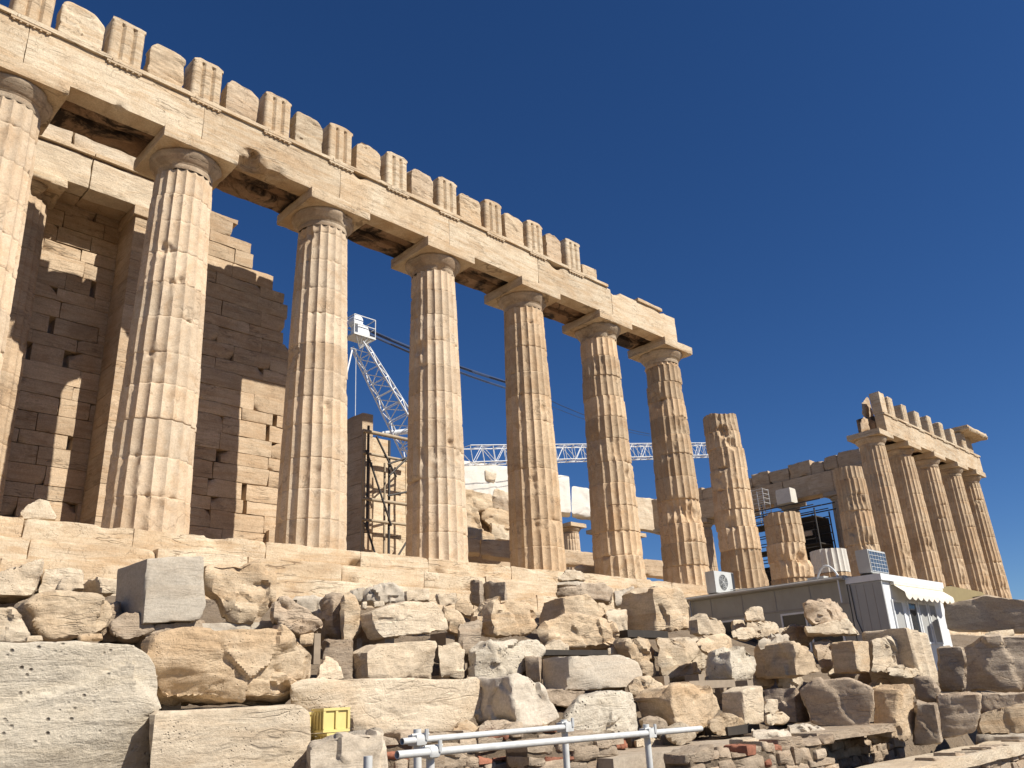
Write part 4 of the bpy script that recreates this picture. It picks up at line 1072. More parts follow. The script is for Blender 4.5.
# longer timbers
def bearer(label, x0, x1, y0, y1, Y, T=.9, mat='timber'):
    p = [at(x, y, Y) for x, y in ((x0, y1), (x1, y1), (x1, y0), (x0, y0))]
    a = Acc()
    lo = np.min(p, 0); hi = np.max(p, 0)
    block(a, (lo[0], Y, lo[2]), (hi[0], Y + min(T, .4), hi[2]), .08, .006, .006, int(x0), .5, wear=1)
    tag(a.build('timber_bearer', mat, sharp=40), label, 'timber', 'timber bearers under the blocks')
bearer('short wooden bearer under the left end of the orange streaked block', 163, 181, 701, 713, -10.9, 1.2)
bearer('short wooden bearer under the right end of the orange streaked block', 272, 285, 696, 708, -10.9, 1.2)
bearer('long bearer coloured near-black for the shaded gap under the big tilted angular block', 536, 608, 650, 655, -9.15, .4, 'timber_dark_and_gap_shade')
bearer('upright wooden bearer under the jutting lip of the broken pair', 665, 669, 676, 688, -10.6, .3)
bearer('wooden bearer under the right end of the broken pair', 700, 704, 674, 687, -10.5, .3)
bearer('dark bearer under the big two faced boulder', 628, 668, 631, 637, -8.6, .8, 'timber_dark_and_gap_shade')
bearer('wooden bearer under the pale squared block of the lower right row', 728, 760, 727, 732, -12.2, .7, 'timber_dark_and_gap_shade')
bearer('small wooden bearer under the coarse block right of the jutting lip', 748, 753, 680, 686, -11.2, .4)
bearer('long timber under the middle blocks of the lower right row', 690, 735, 681, 687, -11.4, .7, 'timber')

# ------------------------------------------------------------------ rubble walls and ledges at the bottom
def rubble_wall(label, A, B, z0, z1, seed, size=(.14, .34), red=0.12, mat='rock_brown', thick=.35, top_rag=.08):
    a = Acc(); rb = Acc(); m_ = Acc()
    A = np.array(A, float); B = np.array(B, float); d = B - A; Ln = np.linalg.norm(d); d /= Ln
    n = np.array([d[1], -d[0]]);  n = n if n[1] < 0 else -n
    r_ = random.Random(seed); z = z0
    while z < z1 - .04:
        h = r_.uniform(size[0] * .7, size[0] * 1.4)
        if z + h > z1 - .03: h = z1 - z
        x = -r_.uniform(0, .1)
        while x < Ln:
            L_ = r_.uniform(*size) * (1 if r_.random() < .8 else 1.6)
            isr = r_.random() < red
            hh = h * (1 if not isr else .6)
            off = r_.uniform(-.03, .03)
            c0 = A + d * x + n * off; c1 = A + d * (x + L_ + .008) + n * off
            zz = z + r_.uniform(0, .01); zt = zz + hh + r_.uniform(-.02, .025) + (r_.uniform(-.02, top_rag) if z + h >= z1 - .001 else 0)
            j = lambda: r_.uniform(-.045, .045)
            fp = [(c0[0], c0[1], zz + .01 + j() * .5), (c1[0], c1[1], zz + j() * .5), (c1[0], c1[1], zt + j()), (c0[0], c0[1], zt + j())]
            stone(rb if isr else a, fp, (-n[0], -n[1], 0), thick, seed=r_.randint(0, 9999), rough=.010, cuts=3, facets=2, k=.006, res=.03, tone=r_.uniform(.05, .9))
            x += L_
        z += h
    root = a.build('rubble_wall', mat, sharp=50)
    tag(root, label, 'wall')
    if rb.n: rb.build('brick_course', 'brick_red', root, sharp=50)
    # mortar and core behind the faces
    q0 = A - n * .05; q1 = B - n * .05
    U, F = boxgrid(1, 1, 1)
    P = []
    for u in U:
        p = (A + B) / 2 + d * u[0] * Ln / 2 - n * (.035 + thick * .5 + u[1] * thick * .5)
        P.append((p[0], p[1], (z0 + z1) / 2 - .015 + u[2] * ((z1 - z0) / 2 - .02)))
    m_.add(P, F, .3)
    m_.build('mortar', 'earth', root, sharp=40)
    return root
def xy(px, py, Y):
    p = at(px, py, Y); return (p[0], p[1])
rubble_wall('low wall of small rubble stones under the long pale beam block, behind the pipe rail', xy(300, 760, -11.75), xy(566, 760, -12.1), -5.65, at(430, 738, -11.9)[2], 3)
rubble_wall('rough dark mortared rubble lump in front of the concrete ledge, near the second rail post', xy(530, 760, -12.5), xy(612, 760, -12.55), -5.65, at(570, 742, -12.5)[2], 5, size=(.15, .42), mat='rock_brown')
rubble_wall('rubble wall with red brick pieces at the bottom, right of the concrete ledge', xy(692, 755, -13.5), xy(826, 755, -13.55), -5.65, at(760, 749, -13.5)[2], 7, size=(.12, .36), red=.2, mat='rock_brown')
rubble_wall('rough dark rubble wall carrying the sunlit ledge at the lower right', xy(884, 760, -14.3), xy(1100, 760, -14.36), -5.65, at(950, 757, -14.4)[2] - .03, 9, size=(.2, .45), mat='rock_brown', red=.03, top_rag=0)
rubble_wall('shaded slate wall at the back of the dark recess near the bottom', xy(812, 755, -12.55), xy(900, 755, -12.55), -5.65, at(850, 741, -13.35)[2] - .03, 11, size=(.12, .4), mat='rock_brown', red=0)
def slab(label, x0, x1, py_top, Y, T, h, mat, name='stone_ledge', cat='ledge', seed=1):
    a = Acc(); A_ = at(x0, py_top, Y); B_ = at(x1, py_top, Y)
    z = at((x0 + x1) / 2, py_top, Y)[2]
    block(a, (A_[0], Y, z - h), (B_[0], Y + T, z), .09, .02, .02, seed, .5, wear=1.5)
    tag(a.build(name, mat, sharp=40), label, cat)
slab('tan concrete ledge wall with a flat sunlit top, behind the end of the pipe rail', 612, 820, 745, -12.75, 1.3, 1.3, 'concrete', name='concrete_ledge')
slab('flat sunlit ledge of pale stone on top of the lower right rubble wall', 886, 1100, 750, -14.4, .75, .16, 'rock_pale')
a = Acc(); p0 = at(818, 741, -13.35); p1 = at(914, 735, -13.35)
block(a, (p0[0], -13.35, p0[2] - .02), (p1[0], -12.2, p0[2] + .10), .1, .01, .01, 5, .3)
tag(a.build('slate_slab', 'rock_brown', sharp=40), 'thin dark slate slab roofing the dark recess near the bottom', 'slab')

# ------------------------------------------------------------------ yellow crates
def crate(Pbl, w_, h_, d_, label):
    x, y, z = Pbl
    root = empty('plastic_crate', (x + w_ / 2, y + d_ / 2, z), label, 'crate', 'yellow plastic crates')
    a = Acc()
    t = .02
    box(a, (x + t, y + t, z + t), (x + w_ - t, y + t + .012, z + h_ - t)); box(a, (x + t, y + d_ - t - .012, z + t), (x + w_ - t, y + d_ - t, z + h_ - t))
    box(a, (x + t, y + t + .0125, z + t), (x + t + .012, y + d_ - t - .0125, z + h_ - t)); box(a, (x + w_ - t - .012, y + t + .0125, z + t), (x + w_ - t, y + d_ - t - .0125, z + h_ - t))
    box(a, (x + t + .013, y + t + .013, z + t + .001), (x + w_ - t - .013, y + d_ - t - .013, z + t + .02))
    under(a.build('shell', 'yellow_plastic'), root)
    a = Acc()
    for yy in (y, y + d_ - t + .001):
        for xx in (x, x + w_ / 2 - .014, x + w_ - .028): block(a, (xx, yy, z + .028), (xx + .028, yy + t, z + h_ - .028), .1, .004, 0, 1, .5)
        for zz in (z, z + h_ - .026): block(a, (x, yy, zz), (x + w_, yy + t, zz + .026), .1, .004, 0, 1, .5)
    for xx in (x, x + w_ - t + .001):
        for zz in (z, z + h_ - .026): block(a, (xx, y + t + .001, zz), (xx + t - .002, y + d_ - t - .001, zz + .025), .1, .004, 0, 1, .5)
        for f_ in (.25, .5, .75): block(a, (xx, y + d_ * f_ - .012, z + .028), (xx + t - .003, y + d_ * f_ + .012, z + h_ - .028), .1, .004, 0, 1, .5)
    under(a.build('frame', 'yellow_plastic', sharp=35), root)
    return root
cy_ = -12.0
R_('pale stone carrying the yellow crates at the bottom edge', [(306, 747), (352, 744), (352, 800), (306, 800)], Y=-12.2, T=.9, mat='rock_pale', rough=.02)
pa = at(323, 733, cy_); pb = at(350, 733, cy_)
w_ = pb[0] - pa[0]; hz_ = at(326, 708, cy_)[2] - pa[2]
crate((pa[0], cy_, pa[2]), w_, hz_, w_ * .75, 'upper yellow crate of the little stack beside the beam block')
crate((pa[0] + .03, cy_ - .02, pa[2] - hz_ - .004), w_, hz_, w_ * .75, 'bottom yellow crate directly under the upper one')
cx2 = at(311, 720, -12.05)[0] + .03
crate((cx2, cy_ + .36, pa[2] - hz_ - .01), w_, hz_, w_ * .7, 'bottom yellow crate at the back, mostly hidden behind the squared beam block')
crate((cx2 + .02, cy_ + .37, pa[2] - .006), w_, hz_ * .9, w_ * .7, 'upper yellow crate at the back, half hidden behind the squared beam block')

# ------------------------------------------------------------------ pipe rail
def rail():
    def pr(px, py, r): d = ray(px, py); return CAM + d * (r / np.hypot(d[0], d[1]))
    root = empty('pipe_rail', (pr(430, 745, 5.3)[0], pr(430, 745, 5.3)[1], -5.6), 'galvanised pipe railing with two parallel rails in front of the rubble wall', 'railing')
    def hollow(a, p, q, r):
        d = (q - p) / np.linalg.norm(q - p)
        u = np.cross(d, [0, 0, 1.]) if abs(d[2]) < .95 else np.cross(d, [1., 0, 0])
        u /= np.linalg.norm(u); v = np.cross(d, u); t = np.arange(16) * 2 * np.pi / 16
        ring = np.cos(t)[:, None] * u + np.sin(t)[:, None] * v; i = np.arange(16); j = (i + 1) % 16
        V = np.concatenate([p + ring * r, q + ring * r, q + ring * r * .86, p + ring * r * .86])
        a.add(V, np.concatenate([np.stack([i + 16 * k_, j + 16 * k_, j + 16 * ((k_ + 1) % 4), i + 16 * ((k_ + 1) % 4)], 1) for k_ in range(4)]), .5)
    A0, A1 = pr(397, 755, 5.0), pr(701, 728.5, 7.4)
    B0, B1 = pr(402, 741.5, 5.35), pr(566, 727, 6.6)
    a = Acc(); hollow(a, A0, A1, .0215); under(a.build('rail', 'steel_galvanised', sharp=60), root)
    a = Acc(); hollow(a, B0, B1, .019); under(a.build('rail', 'steel_galvanised', sharp=60), root)
    def on_(P, Q, px):
        lo, hi = 0., 1.
        for _ in range(30):
            m = (lo + hi) / 2
            if proj(P + (Q - P) * m)[0] < px: lo = m
            else: hi = m
        return P + (Q - P) * lo
    for (P, Q, px, up) in ((A0, A1, 431, .03), (B0, B1, 418, .06), (B0, B1, 569, .05), (A0, A1, 649, .06)):
        c = on_(P, Q, px); off = np.array([0.03, .045, 0])
        c = c + off
        a = Acc(); hollow(a, np.array([c[0], c[1], -5.65]), np.array([c[0], c[1], c[2] + up]), .0245)
        po = under(a.build('post', 'steel_galvanised', sharp=60), root)
        a = Acc(); m_ = c - off * .5
        block(a, m_ - np.array([.045, .05, .034]), m_ + np.array([.045, .05, .034]), .02, .012, .002, 3, .5)
        tube(a, m_ + np.array([-.06, -.02, .03]), m_ + np.array([.07, -.02, .03]), .008, 6); tube(a, m_ + np.array([.03, -.05, .0]), m_ + np.array([.03, -.05, .06]), .012, 6)
        under(a.build('clamp', 'steel_galvanised', sharp=40), po)
    return root
rail()
c = CAM + ray(368, 756) * (4.9 / np.hypot(*ray(368, 756)[:2]))
a = Acc(); tube(a, (c[0], c[1], -5.65), (c[0], c[1], c[2]), .0245, 16)
tag(a.build('pipe_post', 'steel_galvanised', sharp=60), 'single short galvanised pipe stub standing left of the rail, before the rounded boulder', 'post')

def hang(p, q, sag, n=10):
    p = np.array(p, float); q = np.array(q, float)
    return [p + (q - p) * t - np.array([0, 0, 1.]) * sag * 4 * t * (1 - t) for t in np.linspace(0, 1, n + 1)]
# ------------------------------------------------------------------ shed and cabin
SX = 20.05
def P3(a, lo, hi): box(a, lo, hi)
shed = empty('site_shed', (SX + 2, -6.4, -3.7), 'long grey green site shed with a flat roof and a row of windows', 'shed')
a = Acc(); box(a, (SX, -9.0, -3.8), (SX + 4.2, -3.75, -1.16)); under(a.build('wall', 'shed_wall'), shed)
a = Acc(); box(a, (SX - .12, -9.02, -1.155), (SX + 4.3, -3.65, -1.03)); under(a.build('roof', 'roof_sheet'), shed)
a = Acc()
for y in (-7.9, -6.8, -5.7, -4.6): box(a, (SX - .012, y - .012, -1.75), (SX - .001, y + .012, -1.17))
box(a, (SX - .02, -8.99, -1.79), (SX - .0015, -3.76, -1.755)); under(a.build('cladding_joint', 'shed_trim'), shed)
for q, (y0, y1) in enumerate(((-8.7, -7.75), (-7.7, -6.9), (-6.3, -5.5), (-5.4, -4.8))):
    a = Acc(); z0, z1 = -2.95, -1.86
    for lo, hi in (((SX - .03, y0, z0), (SX - .003, y0 + .05, z1)), ((SX - .03, y1 - .05, z0), (SX - .003, y1, z1)), ((SX - .03, y0 + .051, z1 - .05), (SX - .003, y1 - .051, z1)), ((SX - .03, y0 + .051, z0), (SX - .003, y1 - .051, z0 + .05))): box(a, lo, hi)
    wf = under(a.build('window', 'white_paint'), shed)
    a = Acc(); box(a, (SX - .012, y0 + .05, z0 + .05), (SX - .004, y1 - .05, z1 - .05)); under(a.build('pane', 'glass_dark'), wf)
cab = empty('site_cabin', (SX + 2.2, -9.0, -3.8), 'white site cabin with a grey side wall and a cream scalloped awning', 'cabin')
a = Acc(); box(a, (SX + .02, -9.9, -3.9), (SX + 4.38, -9.04, -1.28)); under(a.build('wall', 'white_paint'), cab)
a = Acc(); box(a, (SX, -9.93, -3.9), (SX + .018, -9.03, -1.29)); box(a, (SX - .01, -9.97, -3.9), (SX + .05, -9.905, -1.3)); under(a.build('side_wall', 'shed_grey'), cab)
a = Acc(); box(a, (SX - .03, -10.0, -1.27), (SX + 4.45, -9.0, -1.10)); under(a.build('roof', 'white_paint'), cab)
# awning
a = Acc()
nx, n_ = 90, 14
Xs = np.linspace(SX + .7, SX + 4.25, nx + 1); ts = np.linspace(0, 1, n_ + 1)
XX, TT = np.meshgrid(Xs, ts, indexing='ij')
YY = -9.97 - .30 * np.minimum(TT / .75, 1); ZZ = -1.34 - .24 * np.minimum(TT / .75, 1)
drop = np.clip((TT - .75) / .25, 0, 1); sc_ = .12 + .085 * np.abs(np.sin((XX - Xs[0]) / (Xs[-1] - Xs[0]) * math.pi * 9))
ZZ = ZZ - drop * sc_; YY = YY - .01 * drop
V = np.stack([XX.ravel(), YY.ravel(), ZZ.ravel()], 1)
i = (np.arange(nx)[:, None] * (n_ + 1) + np.arange(n_)[None, :]).ravel()
F = np.stack([i, i + n_ + 1, i + n_ + 2, i + 1], 1)
a.add(V, F); a.add(V + np.array([0, .008, -.008]), F[:, ::-1])
under(a.build('awning', 'cream_canvas', sharp=60), cab)
a = Acc(); box(a, (SX + .7, -10.02, -1.36), (SX + 4.27, -9.92, -1.28)); under(a.build('awning_box', 'cream_canvas'), cab)
for q, (x0, x1) in enumerate(((.55, 1.25), (1.55, 2.2), (2.3, 2.95), (3.05, 3.6))):
    a = Acc(); z0, z1 = (-3.5 if q == 1 else -2.9), -1.75
    for lo, hi in (((x0, z0), (x0 + .06, z1)), ((x1 - .06, z0), (x1, z1)), ((x0 + .061, z1 - .06), (x1 - .061, z1)), ((x0 + .061, z0), (x1 - .061, z0 + .06))):
        box(a, (SX + lo[0], -9.94, lo[1]), (SX + hi[0], -9.903, hi[1]))
    wf = under(a.build('window', 'white_paint'), cab)
    a = Acc(); box(a, (SX + x0 + .06, -9.915, z0 + .06), (SX + x1 - .06, -9.904, z1 - .06)); under(a.build('pane', 'glass_dark' if q in (1,) else 'shed_grey'), wf)

a = Acc()
for y in (-9.72, -9.48, -9.25): box(a, (SX - .006, y - .008, -3.85), (SX - .001, y + .008, -1.33))
box(a, (SX - .006, -9.90, -2.6), (SX - .001, -9.04, -2.585)); under(a.build('panel_joint', 'shed_trim'), cab)
a = Acc(); path(a, [(SX - .02, -9.1, -1.3), (SX - .02, -9.12, -2.2), (SX - .02, -9.3, -2.9), (SX - .02, -9.32, -3.8)], .012, 6); under(a.build('cable', 'black_plastic', sharp=60), cab)
a = Acc(); path(a, [(SX - .17, -9.0, -1.10), (SX - .17, -3.7, -1.10)], .04, 8); path(a, [(SX - .10, -3.9, -1.15), (SX - .06, -3.9, -3.7)], .03, 8); under(a.build('gutter', 'roof_sheet', sharp=60), shed)
a = Acc()
for q, y in enumerate((-8.3, -7.0, -5.6)): box(a, (SX + .2 + q, y, -1.028), (SX + .5 + q, y + .5, -.93))
path(a, hang((SX + .6, -5.0, -.9), (SX + .3, -8.0, -.98), .05), .018, 6); under(a.build('roof_duct', 'ac_casing', sharp=60), shed)
# air conditioners
def aircon(x, y, z, face, label, w_=.85, h_=.6, d_=.32):
    """face 'x': the fan looks towards -X; face 'y': towards -Y"""
    root = empty('air_conditioner', (x, y, z), label, 'air conditioner', 'air conditioner units on the shed roof')
    def T(u, v, t):       # u along the front, v depth behind the front, t up
        return (x + v, y - u, z + t) if face == 'x' else (x + u, y + v, z + t)
    def bx2(a, p, q):
        P_ = np.array([T(*p), T(*q)]); box(a, P_.min(0), P_.max(0))
    a = Acc(); P_ = np.array([T(-w_ / 2, 0, .06), T(w_ / 2, d_, .06 + h_)]); block(a, P_.min(0), P_.max(0), .1, .015, 0, 1, .5); under(a.build('casing', 'ac_casing', sharp=40), root)
    a = Acc(); bx2(a, (-w_ / 2 + .04, .02, 0), (-w_ / 2 + .1, d_ - .02, .058)); bx2(a, (w_ / 2 - .1, .02, 0), (w_ / 2 - .04, d_ - .02, .058)); under(a.build('foot', 'steel_dark'), root)
    a = Acc()
    if face == 'fan':
        c = np.array(T(-.1, -.012, .06 + h_ / 2)); t_ = np.arange(28) * 2 * np.pi / 28
        for rr in (.24, .19, .14, .09, .04):
            pts = [c + np.array([math.cos(q) * rr, 0, math.sin(q) * rr]) for q in list(t_) + [0]]
            path(a, pts, .006, 5)
        for q in t_[::4]: tube(a, c, c + np.array([math.cos(q) * .25, 0, math.sin(q) * .25]), .005, 5)
        under(a.build('fan_guard', 'steel_galvanised'), root)
        a = Acc(); tube(a, T(-.1, -.004, .06 + h_ / 2), T(-.1, -.001, .06 + h_ / 2), .25, 28); under(a.build('fan', 'black_plastic'), root)
        a = Acc(); bx2(a, (w_ / 2 - .16, -.004, .08), (w_ / 2 - .02, -.001, .06 + h_ - .02)); under(a.build('side_vent', 'black_plastic'), root)
    else:
        bx2(a, (-w_ / 2 + .04, -.006, .10), (w_ / 2 - .04, -.001, .02 + h_)); under(a.build('coil', 'blue_grille'), root)
        a = Acc()
        for q in range(7): u = -w_ / 2 + .05 + q * (w_ - .1) / 6; tube(a, T(u, -.014, .10), T(u, -.014, .03 + h_), .006, 5)
        for q in range(6): t = .11 + q * (h_ - .1) / 5; tube(a, T(-w_ / 2 + .04, -.014, t), T(w_ / 2 - .04, -.014, t), .006, 5)
        under(a.build('grille', 'white_paint'), root)
p = at(718, 596, -4.6)
aircon(SX + .75, -4.75, -1.03, 'fan', 'white air conditioner with a round fan, on the far end of the shed roof', 1.15, .68, .34)
aircon(SX + .62, -9.75, -1.10, 'y', 'white air conditioner with a blue barred coil on the cabin roof', 1.15, .64, .36)
# roof cable
a = Acc()
path(a, hang((SX + .2, -8.1, -.99), (SX + .15, -8.75, -.99), -.32), .03, 8); path(a, [(SX - .03, -8.8, -.98), (SX - .15, -8.85, -1.05), (SX - .15, -8.85, -1.75)], .022, 8)
tag(a.build('roof_hose', 'white_paint', sharp=60), 'white hose arching over the shed roof edge next to the cabin', 'hose')
# tarp covered beams behind the awning
def prism(a, pts, E):
    pts = np.array(pts, float); n = len(pts); E = np.array(E, float)
    V = np.concatenate([pts, pts + E]); i = np.arange(n); j = (i + 1) % n
    a.add(V, np.stack([i, j, j + n, i + n], 1))
    for o_ in (0, n):
        a.add(np.concatenate([V[o_:o_ + n], [V[o_:o_ + n].mean(0)]]), np.stack([i, j, np.full(n, n)], 1))
a = Acc(); prism(a, [at(x, y, -8.0) for x, y in ((936, 588), (950, 586), (982, 592), (990, 600), (960, 606), (938, 600))], (.3, 1.6, 0))
tag(a.build('tarpaulin', 'khaki_tarp'), 'khaki tarpaulin cover lying behind the white awning', 'tarpaulin')
a = Acc(); P0 = at(985, 592, -8.6); P1 = at(1016, 602, -8.6)
block(a, (P0[0], -8.6, P0[2] - .75), (P1[0] + .6, -8.1, P0[2] - .12), .2, .01, .01, 3); tag(a.build('timber_beam', 'timber', sharp=40), 'grey timber beam lying behind the dark brown beam block', 'timber')
a = Acc(); P0 = at(948, 632, -12.6); P1 = at(962, 648, -12.6)
block(a, (P0[0], -11.9, P1[2] - .3), (P1[0], -11.5, P0[2] + .05), .2, .01, .0, 3); tag(a.build('white_box', 'white_paint', sharp=40), 'small white box beside the foot of the cabin, under the dark beam block', 'box')

# ------------------------------------------------------------------ scaffold between columns 2 and 3
sc = empty('scaffold', (13.6, 3.2, 0), 'pipe scaffold frame with diagonal braces in front of the pale inner wall', 'scaffold')
def spipe(a_, b_, r=.045, name='tube', mat='scaffold_tan'):
    a = Acc(); tube(a, a_, b_, r, 8); return under(a.build(name, mat, sharp=60), sc)
xa = at(363, 500, 3.2)[0]; xb = at(389, 500, 3.2)[0]; xc = at(410, 500, 3.2)[0] + .3
zt = at(366, 430, 3.2)[2]
spipe((xa, 3.2, 0), (xa, 3.2, zt), .07, 'post'); spipe((xa + .14, 3.15, 1.6), (xa + .14, 3.15, zt + .15), .045, 'post', 'steel_dark')
spipe((xb, 3.2, 0), (xb, 3.2, zt - .2), .045, 'post', 'steel_dark'); spipe((xb + .1, 3.6, 0), (xb + .1, 3.6, zt - .9), .04, 'post'); spipe((xc, 3.2, 0), (xc, 3.2, zt), .05, 'post')
for f_, r_ in ((.985, .07), (.83, .05), (.52, .06), (.38, .05)): spipe((xa - .1, 3.12, zt * f_), (xc + .3, 3.12, zt * f_ + .02), r_, 'ledger')
for p_, q_ in (((xa, zt * .85), (xb, zt * .36)), ((xb - .1, zt * .70), (xc, zt * .95)), ((xa, zt * .36), (xa + .5, .6)), ((xc, zt * .42), (xb - .1, .3)), ((xb - .15, zt * .56), (xc, zt * .64)), ((xb - .15, zt * .78), (xc, zt * .9)), ((xa + .4, zt * .96), (xb + .2, zt * .7))):
    spipe((p_[0], 3.06, p_[1]), (q_[0], 3.06, q_[1]), .035, 'brace', 'steel_dark')

# scaffold with platforms round the east porch
s2 = empty('scaffold', (56, 11, 0), 'dark scaffold tower with boards and guard rails wrapped round the porch columns', 'scaffold')
a = Acc(); b_ = Acc(); d_ = Acc()
X0, X1, Y0, Y1 = 56.2, 58.6, 8.6, 15.5
for yy in np.linspace(Y0, Y1, 6):
    for xx in (X0, X1):
        tube(a, (xx, yy, 0), (xx, yy, 8.6 if yy < 13 else 10.2), .06, 6)
for zz in np.arange(.8, 9.0, .62):
    for xx in (X0, X1): tube(a, (xx, Y0, zz), (xx, Y1, zz), .04, 6)
for zz in (2.0, 4.0, 6.0, 8.0): 
    block(b_, (X0 + .1, Y0 + .1, zz), (X1 - .1, Y1 - .1, zz + .08), 1, 0, 0, 1, .5)
for q in range(5):
    yy = np.linspace(Y0, Y1, 6)
    tube(a, (X0 - .05, yy[q], .5 + (q % 2) * 2), (X0 - .05, yy[q + 1], 4.5 + (q % 2) * 2), .04, 6)
for zz in (8.7, 9.2):
    for xx in (X0, X1): tube(a, (xx, Y0 - .6, zz), (xx, Y1, zz), .05, 6)
under(a.build('frame', 'steel_dark', sharp=60), s2); under(b_.build('platform', 'timber_dark_and_gap_shade'), s2)
block(d_, (X0 - .2, Y0 + .4, 6.6), (X0 - .08, Y0 + 3.4, 6.95), .5, .02, .01, 1); under(d_.build('toe_board', 'timber'), s2)
d_ = Acc(); block(d_, (X0 - .2, Y0 + .5, 4.3), (X0 - .08, Y0 + 2.6, 4.7), .5, .02, .01, 2)
under(d_.build('toe_board', 'timber'), s2)
def atx(px, py, X):
    d = ray(px, py); return CAM + d * (X - CAM[0]) / d[0]
nt1 = atx(830, 545, 58.9); nt0 = atx(800, 492, 58.9)
a = Acc(); block(a, (58.9, 8.9, .3), (59.0, 11.6, 8.2), .6, .01, .03, 3, .5); under(a.build('netting', 'timber_dark_and_gap_shade'), s2)
a = Acc(); block(a, (58.9, 12.9, .3), (59.0, 15.4, 5.2), .6, .01, .03, 3, .5); under(a.build('netting', 'timber_dark_and_gap_shade'), s2)
wb0 = atx(781, 506, 57.2); wb1 = atx(793, 488, 57.2)
a = Acc(); block(a, (56.6, wb1[1], wb0[2]), (57.6, wb0[1], wb1[2]), .3, .05, .03, 4, .5); tag(a.build('wrapped_block', 'marble_new', sharp=40), 'white wrapped block standing on the scaffold platform', 'block')
s3 = empty('hoist_cage', (56, 13.5, 8.7), 'small lattice cage rising above the scaffold platform', 'cage')
a = Acc()
for yy in (12.6, 13.6):
    for xx in (56.3, 57.2): tube(a, (xx, yy, 8.1), (xx, yy, 11.0), .035, 6)
for zz in np.arange(8.4, 11.1, .36):
    for q in ((56.3, 12.6, 56.3, 13.6), (57.2, 12.6, 57.2, 13.6), (56.3, 12.6, 57.2, 12.6)): tube(a, (q[0], q[1], zz), (q[2], q[3], zz), .022, 5)
under(a.build('frame', 'steel_galvanised', sharp=60), s3)

# ------------------------------------------------------------------ cranes
def lattice(a, A, B, w0, w1, bays, r=.05, side=None, rb=None):
    A = np.array(A, float); B = np.array(B, float); d = (B - A) / np.linalg.norm(B - A)
    s_ = np.array(side, float); s_ -= d * (s_ @ d); s_ /= np.linalg.norm(s_); t_ = np.cross(d, s_)
    rb = rb or r * .6
    def c(k, f):
        w_ = w0 + (w1 - w0) * f; sx_, sy_ = ((-1, -1), (1, -1), (1, 1), (-1, 1))[k]
        return A + (B - A) * f + s_ * sx_ * w_ / 2 + t_ * sy_ * w_ / 2
    for k in range(4): tube(a, c(k, 0), c(k, 1), r, 6, caps=False)
    for q in range(bays):
        f0, f1 = q / bays, (q + 1) / bays
        for k in range(4):
            k2 = (k + 1) % 4
            tube(a, c(k, f0), c(k2, f0), rb, 5, caps=False)
            if q % 2: tube(a, c(k, f0), c(k2, f1), rb, 5, caps=False)
            else: tube(a, c(k2, f0), c(k, f1), rb, 5, caps=False)
CY = 18.0
base = at(428, 470, CY); head = at(358, 344, CY)
cr = empty('crane', tuple(base * np.array([1, 1, 0])), 'white lattice crane boom with a caged winch platform at its head', 'crane')
a = Acc(); lattice(a, base + (base - head) * .45, head, 2.1, .8, 15, .052, (1, -1, 0)); under(a.build('boom', 'white_paint', sharp=60), cr)
a = Acc(); hc = head + np.array([.05, 0, .42])
for sx_ in (-.65, .8):
    for sy_ in (-.5, .5): tube(a, hc + (sx_, sy_, 0), hc + (sx_, sy_, 1.15), .028, 6)
for zz in (0, .58, 1.15):
    q = [hc + (-.65, -.5, zz), hc + (.8, -.5, zz), hc + (.8, .5, zz), hc + (-.65, .5, zz), hc + (-.65, -.5, zz)]; path(a, q, .028, 6)
block(a, hc + (-.68, -.53, -.10), hc + (.83, .53, -.03), 1, 0, 0, 1)
for q_ in (-.5, -.1, .3, .65): tube(a, hc + (q_, -.45, -.11), hc + (.0, -.1, -.75), .035, 6)
pf = under(a.build('head_platform', 'steel_galvanised', sharp=60), cr)
a = Acc(); block(a, hc + (-.35, -.4, .02), hc + (.5, .4, .75), .12, .12, .02, 3); tube(a, hc + (-.25, -.3, .95), hc + (-.25, .3, .95), .33, 16); under(a.build('winch', 'white_paint', sharp=50), cr)
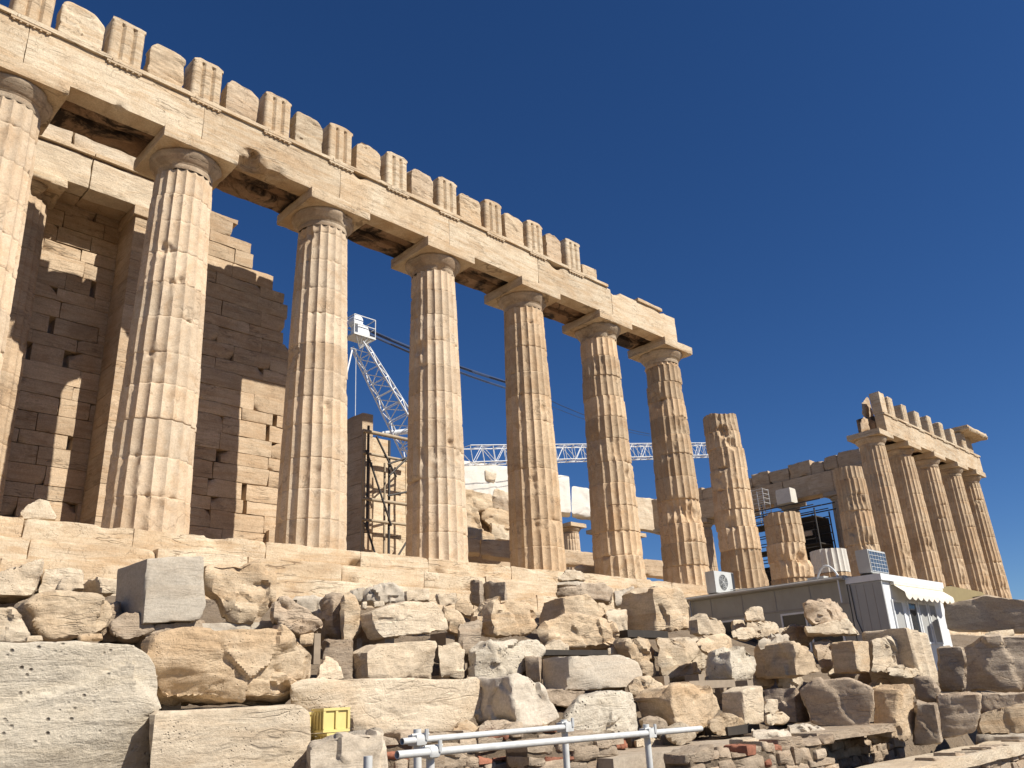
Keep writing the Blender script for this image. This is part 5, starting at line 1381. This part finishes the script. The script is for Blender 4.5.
a = Acc(); m_ = head + (base - head) * .72; tube(a, m_ + (-1.2, 1.0, .1), m_ + (1.6, -1.0, .5), .16, 10); block(a, m_ + (.4, -.9, .6), m_ + (1.4, .2, 1.4), .15, .15, .05, 3); under(a.build('boom_winch', 'white_paint', sharp=50), cr)
far_ = at(700, 452, 26.0)
q0 = hc + (.5, 0, .7)
for k_, (dz_, m2, rr) in enumerate(((0.0, 'cable_blue', .10), (-.42, 'cable_blue', .075))):
    e_ = at(650, 434 + k_ * 2, 26.0)
    a = Acc(); mid = q0 + (e_ - q0) * .42 + (0, 0, dz_); path(a, hang(q0 + (0, 0, dz_ * .6), mid, .25, 8), rr, 6); path(a, hang(mid, e_, .5, 8), .028 if k_ == 0 else .02, 6)
    under(a.build('pendant_cable', m2 if k_ else 'cable_blue', sharp=60), cr)
a = Acc(); tube(a, at(352, 350, CY - .2), at(336, 420, CY - .2), .05, 6); tube(a, at(356, 350, CY), np.array([*at(357, 412, CY)[:2], 3.0]), .02, 5)
under(a.build('hoist_rope', 'white_paint', sharp=60), cr)

jA = at(466, 455.5, 16.0)
lo, hi = 16.0, 40.0
for _ in range(40):
    m = (lo + hi) / 2
    if at(716, 450, m)[2] < jA[2]: lo = m
    else: hi = m
jB = at(716, 450, lo)
tc = empty('tower_crane', (float(jA[0] + jB[0]) / 2, float(jA[1] + jB[1]) / 2, 0), 'white lattice jib of a second crane running level behind the columns', 'crane')
L0 = np.linalg.norm(jB - jA); wd = .75
a = Acc(); dd = (jB - jA) / L0; lattice(a, jA, jB, 1.0, 1.0, 30, .034, np.cross(dd, (0, 0, 1))); under(a.build('jib', 'white_paint', sharp=60), tc)
mp = None
lo, hi = 0., 1.
for _ in range(30):
    m = (lo + hi) / 2
    if proj(jA + (jB - jA) * m)[0] < 538: lo = m
    else: hi = m
mp = jA + (jB - jA) * lo
a = Acc(); lattice(a, np.array([mp[0], mp[1], 0.]), mp - (0, 0, .4), .55, .55, 10, .045, (1, 0, 0)); under(a.build('mast', 'white_paint', sharp=60), tc)
